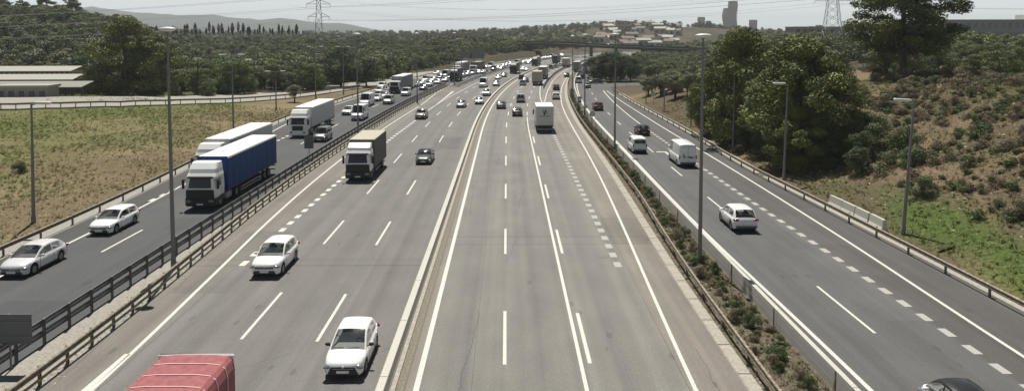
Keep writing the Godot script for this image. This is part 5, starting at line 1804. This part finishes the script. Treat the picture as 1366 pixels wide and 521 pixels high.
func make_traffic():
	# near vehicles
	put("hatch", "white", 457, 508, false, 0, "white hatchback with black mirrors driving beside the central concrete barrier")
	put("suv", "white", 352, 372, false, 0, "white crossover with dark grille crossing the dotted merge line")
	put("hatch2", "pearl", 14, 372, false, 0, "silver white hatchback following the white one towards the large sign back", "", "")
	put("estate", "white", 131, 315, false, 0, "white hatchback driving ahead beside the left grass bank guardrail")
	put("sedan", "graphite", 564, 220, false, 0, "dark green grey sedan with bright windscreen in the middle oncoming lane")
	put("suv", "tan_paint", 560, 159.5, false, 0, "tan roofed dark fronted off-roader at the nose of the merge")
	put("mpv", "steel_paint", 425, 190, false, 0, "silver grey minivan driving beside the white semi-trailer truck")
	put("bigvan", "white", 475, 161.5, false, 0, "white delivery van with black bumper in the dense queue")
	put("bigvan", "white", 485, 142.5, false, 0, "white delivery van one place behind another in the queue")
	put("suv", "white", 996, 311, true, 0, "white crossover seen from behind on the right hand carriageway")
	put("smart", "white", 1308, 588, true, 0, "white city car with black roof leaving on the right hand carriageway", "", "black_paint")
	var v1 = put("panel", "white", 854, 205, true, 0, "small white panel van seen from behind beside the wall")
	part("rear_window", boxm(Vector3(1.3, 0.42, 0.02)), M.glass, v1, Vector3(0, 1.42, -2.125))
	var v2 = put("bigvan", "white", 918, 223.5, true, 0, "large white delivery van with a dark mark on its rear door")
	part("rear_mark", boxm(Vector3(0.5, 0.16, 0.012)), M.graphite, v2, Vector3(-0.3, 1.1, -2.862), Vector3(0, 0, 0.2))
	part("rear_mark", boxm(Vector3(0.12, 0.5, 0.012)), M.graphite, v2, Vector3(0.42, 1.25, -2.862), Vector3(0, 0, -0.35))
	part("door_seam", boxm(Vector3(0.02, 2.0, 0.012)), M.trim_dark, v2, Vector3(0, 1.35, -2.858))
	put("hatch", "black_paint", 860, 181.5, true, 0, "black hatchback seen from behind ahead of the white vans")
	put("suv", "red_paint", 799, 148, true, 0, "dark red off-roader seen from behind beside the round sign")
	put("sedan", "black_paint", 690, 155.5, true, 0, "black car seen from behind left of the white box truck")
	put("mpv", "silver", 694.5, 137, true, 0, "silver minivan seen from behind ahead of the black car")
	put("sedan", "graphite", 668, 145.5, true, 0, "dark green car seen from behind beside the central barrier")
	put("hatch", "white", 742, 133, true, 0, "white hatchback seen from behind entering the right fork")
	put("hatch", "black_paint", 742, 120.5, true, 0, "black hatchback seen from behind entering the right fork")
	# lorries
	var p := spot(266, 281, 16.3)
	make_semi("semi_truck", "semi-trailer truck with white cab, black grille and blue curtain trailer", p, heading(-p.z, false), "truck_white", "black", "tarp_blue", "truck_white", true, true)
	p = V(-28.7, 0, 71 + 8.1)
	make_semi("semi_truck", "white roofed semi-trailer truck overtaken by the blue curtain truck", p, heading(60, false), "truck_white", "truck_white", "trailer_white", "truck_white", true, false)
	p = spot(397, 184, 16.3)
	make_semi("semi_truck", "all white semi-trailer truck with black grille beside the silver minivan", p, heading(-p.z, false), "truck_white", "truck_white", "trailer_white", "truck_white", true, false)
	p = spot(477, 242.5, 9.4)
	make_rigid("box_truck", "box truck with dark curtain sides and beige roof on the inner oncoming carriageway", p, heading(-p.z, false), "truck_white", "black", "tarp_dark", "tarp_beige", 7.0)
	p = spot(727, 177, 8.6)
	var lg = make_rigid("box_truck", "white box truck with a black wave mark on its rear doors", p, heading(-p.z, true), "truck_white", "black", "trailer_white", "truck_white", 6.2)
	var sq := stool()
	var pts := []
	var rad := []
	for i in 25:
		var t := i / 24.0
		pts.append(Vector3(lerpf(-0.38, 0.38, t) + sin(t * TAU) * 0.05, 2.95 + sin(t * TAU * 1.5 - 1.2) * 0.34, 0))
		rad.append(0.03 + 0.05 * sin(PI * t))
	tube(sq, pts, rad, 6)
	part("wave_mark", done(sq), M.black, lg, Vector3(0, 0, -4.33), Vector3.ZERO, Vector3(1, 1, 0.15))
	for i in 9: part("small_lettering", boxm(Vector3(0.12, 0.12, 0.01)), M.black, lg, Vector3(-0.72 + i * 0.18, 2.42, -4.33))
	p = spot(526, 125, 16.3)
	make_semi("semi_truck", "grey sided semi-trailer truck with white cab roof in the oncoming queue", p, heading(-p.z, false), "truck_white", "black", "truck_grey", "truck_white", false, false)
	p = spot(605, 109, 9.0)
	make_rigid("box_truck", "dark truck at the gap in the guardrails", p, heading(-p.z, false), "truck_dark", "black", "truck_dark", "truck_grey", 6.6)
	p = spot(609, 99, 16.3)
	make_semi("semi_truck", "white semi-trailer truck behind the dark truck in the queue", p, heading(-p.z, false), "truck_white", "black", "trailer_white", "truck_white", false, false)
	p = spot(631, 98.5, 16.3)
	make_semi("semi_truck", "dark sided semi-trailer truck in the far oncoming queue", p, heading(-p.z, false), "truck_white", "black", "truck_dark", "truck_grey", false, false)
	p = spot(684.5, 98.5, 9.0)
	make_rigid("box_truck", "dark fronted truck on the inner oncoming carriageway beyond the white cars", p, heading(-p.z, false), "truck_dark", "black", "truck_dark", "tarp_beige", 6.6)
	p = spot(713, 88, 10.0)
	make_rigid("box_truck", "far dark truck approaching on the inner oncoming carriageway", p, heading(-p.z, false), "truck_dark", "black", "truck_grey", "tarp_beige", 7.6)
	p = spot(716, 114, 9.0)
	make_rigid("box_truck", "beige truck seen from behind before the fork barrier", p, heading(-p.z, true), "truck_white", "black", "tarp_beige", "tarp_beige", 6.6)
	p = spot(723.5, 105.5, 10.0)
	make_rigid("box_truck", "tall grey box truck seen from behind ahead of the beige truck", p, heading(-p.z, true), "truck_white", "black", "truck_grey", "truck_white", 7.6)
	p = spot(754, 90, 9.0)
	make_rigid("box_truck", "pale truck seen from behind far ahead on the middle carriageway", p, heading(-p.z, true), "truck_white", "black", "tarp_beige", "truck_white", 6.6)
	p = spot(740, 85, 9.0)
	make_rigid("box_truck", "distant dark truck under the overpass approach", p, heading(-p.z, true), "truck_dark", "black", "truck_dark", "truck_grey", 6.6)
	p = spot(769, 96, 9.0)
	make_rigid("box_truck", "grey truck seen from behind far along the right hand carriageway", p, heading(-p.z, true), "truck_white", "black", "truck_grey", "truck_white", 6.6)
	# the red tarpaulin of a truck passing below the bridge
	var rt = thing("tarp_truck", "truck with red tarpaulin roof and pale straps passing below", "truck", V(-10.15, 0, 17.85), heading(20, false))
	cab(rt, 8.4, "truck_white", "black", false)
	var tp := stool()
	rloft(tp, [[1.15, 1.27, 5.8, -6.06, 0.02], [3.62, 1.27, 5.8, -6.06, 0.02], [3.88, 1.2, 5.75, -6.06, 0.02], [3.98, 1.08, 5.6, -6.06, 0.02], [4.02, 0.7, 5.5, -6.06, 0.02]], true, 3)
	part("tarpaulin", done(tp), M.tarp_red, rt)
	for i in 15: 
		var sp := stool()
		var z := 5.4 - i * 0.77
		var ar := [Vector3(-1.285, 1.3, z), Vector3(-1.285, 3.56, z), Vector3(-1.21, 3.875, z), Vector3(-1.02, 3.995, z), Vector3(-0.6, 4.035, z), Vector3(0.6, 4.035, z), Vector3(1.02, 3.995, z), Vector3(1.21, 3.875, z), Vector3(1.285, 3.56, z), Vector3(1.285, 1.3, z)]
		for e in 9: bar(sp, ar[e], ar[e + 1], 0.035, 0.02)
		part("strap", done(sp), M.strap_pale, rt)
	part("rear_frame", rbox(2.46, 1.1, 4.035, 0.0, -0.09, 0.02), M.truck_white, rt, Vector3(0, 0, -6.06))
	part("trailer_frame", boxm(Vector3(1.0, 0.3, 12.0)), M.black, rt, Vector3(0, 0.95, -0.2))
	part("tail_bracket", boxm(Vector3(0.16, 0.1, 0.06)), M.black, rt, Vector3(-1.32, 3.66, -6.0))
	wheels_pair(rt, 7.0)
	wheels_pair(rt, 3.4, 0.5, true)
	for k in 3: wheels_pair(rt, -2.0 - k * 1.31, 0.48)
	# the outer oncoming queue
	var q1 := "queue on the outer oncoming carriageway"
	var kinds := ["hatch", "sedan", "suv", "hatch", "mpv"]
	var nm := {"hatch": "hatchback", "sedan": "sedan", "suv": "off-roader", "mpv": "minivan", "panel": "panel van", "bigvan": "delivery van"}
	var cn := {"white": "white", "silver": "silver", "grey": "grey", "black_paint": "black", "graphite": "dark grey", "cream": "cream", "red_paint": "dark red", "blue_paint": "blue"}
	var A := [[461, 154, "hatch", "white"], [500, 135.5, "sedan", "white"], [515.5, 139.5, "mpv", "silver"], [509, 131.5, "hatch", "white"], [504, 124.5, "hatch", "white"], [507, 118.5, "suv", "white"], [539, 128.5, "panel", "white"], [544, 118, "bigvan", "white"], [552.5, 116, "hatch", "white"], [560, 113.5, "sedan", "white"], [562.5, 120.5, "hatch", "graphite"], [570.5, 116, "suv", "white"], [566, 109.5, "panel", "white"], [575.5, 109, "hatch", "silver"], [582, 112.4, "sedan", "white"], [585, 106, "suv", "grey"], [592, 109.5, "hatch", "white"], [592, 104, "bigvan", "white"], [598, 105, "sedan", "black_paint"], [615.5, 103.4, "hatch", "silver"], [622, 101.2, "suv", "white"], [629, 100, "panel", "white"], [637, 98.5, "hatch", "white"], [642.5, 98.2, "sedan", "white"], [640, 94, "suv", "white"], [647, 92.4, "hatch", "white"], [645, 96, "mpv", "silver"], [653, 91.2, "bigvan", "white"], [657, 94.4, "panel", "black_paint"], [663, 92, "hatch", "white"], [669.5, 90.4, "suv", "white"], [667, 93, "sedan", "silver"], [674, 88.4, "hatch", "white"], [679, 87.6, "suv", "white"], [683.5, 88.6, "sedan", "graphite"], [688, 87, "bigvan", "white"], [692, 86.2, "hatch", "grey"], [697, 84.8, "sedan", "white"], [701, 83.8, "suv", "white"], [706.5, 82.6, "hatch", "white"], [704, 85, "hatch", "silver"], [711, 81, "sedan", "white"], [715, 80.4, "bigvan", "white"], [719, 81.4, "hatch", "white"], [723, 79.2, "suv", "white"], [726.5, 78.6, "sedan", "silver"], [730, 78.2, "hatch", "white"], [734, 77.4, "bigvan", "white"], [738, 76.8, "hatch", "white"], [743.5, 75.6, "suv", "white"], [748, 74.8, "sedan", "white"]]
	for q in A:
		put(q[2], q[3], q[0], q[1], false, 0 if q[1] > 127 else 1, "%s %s in the dense queue on the outer oncoming carriageway" % [cn[q[3]], nm[q[2]]], q1)
	var q2 := "cars approaching on the inner oncoming carriageway"
	for q in [[614, 144, "sedan", "silver"], [638.5, 139.5, "hatch", "white"], [648, 128.3, "suv", "white"], [643.5, 117, "bigvan", "white"], [661, 115, "hatch", "silver"], [663.5, 106, "hatch", "white"], [671, 103, "sedan", "grey"], [690, 98.5, "hatch", "graphite"], [696.5, 94.8, "suv", "white"], [702, 94.8, "sedan", "white"], [745, 80.4, "hatch", "silver"]]:
		put(q[2], q[3], q[0], q[1], false, 0 if q[1] > 127 else 1, "%s %s approaching on the inner oncoming carriageway" % [cn[q[3]], nm[q[2]]], q2)
	var q3 := "cars going away on the middle carriageway"
	for q in [[695, 106, "hatch", "black_paint"], [700.5, 110, "sedan", "graphite"], [697, 114.2, "hatch", "silver"], [734.5, 92, "suv", "grey"], [756, 103, "sedan", "black_paint"], [747, 88.5, "hatch", "white"], [741, 90.5, "hatch", "silver"]]:
		put(q[2], q[3], q[0], q[1], true, 1, "%s %s going away on the middle carriageway" % [cn[q[3]], nm[q[2]]], q3)
	var q4 := "cars going away on the right hand carriageway"
	for q in [[784, 117.8, "sedan", "grey"], [777.5, 105.2, "hatch", "black_paint"], [772, 110.8, "mpv", "white"], [773.5, 100, "suv", "silver"], [780.5, 98.4, "bigvan", "silver"], [778, 90.5, "hatch", "white"], [771, 90, "sedan", "white"], [766, 84, "suv", "white"], [784, 86, "hatch", "grey"]]:
		put(q[2], q[3], q[0], q[1], true, 1, "%s %s going away on the right hand carriageway" % [cn[q[3]], nm[q[2]]], q4)
	put("hatch", "white", 791, 106, true, 1, "white hatchback parked under the dark trees at the junction").rotation.y = 1.4
	put("sedan", "graphite", 794.5, 112.2, true, 1, "dark grey sedan waiting on the side road at the junction").rotation.y = -1.5
	var sc = put("hatch", "white", 580, 100.0, false, 1, "white hatchback alone on the pale slip road")
	# small vehicles on the overpass
	for i in 4:
		var t := [0.08, 0.4, 0.55, 0.9][i] as float
		var a := V(-40.0, 8.6, 520).lerp(V(30, 8.2, 450), t) if i < 2 else V(30, 8.2, 450).lerp(V(62, 7.0, 425), t)
		make_car(["mpv", "panel", "hatch", "panel"][i], ["white", "red_paint", "white", "white"][i], 1, "overpass_car", ["white minivan on the overpass deck", "dark red van on the overpass deck", "white hatchback on the overpass deck", "white panel van on the overpass deck"][i], "car", a - Vector3(0, 0.12, 0), -0.8, "cars on the overpass")
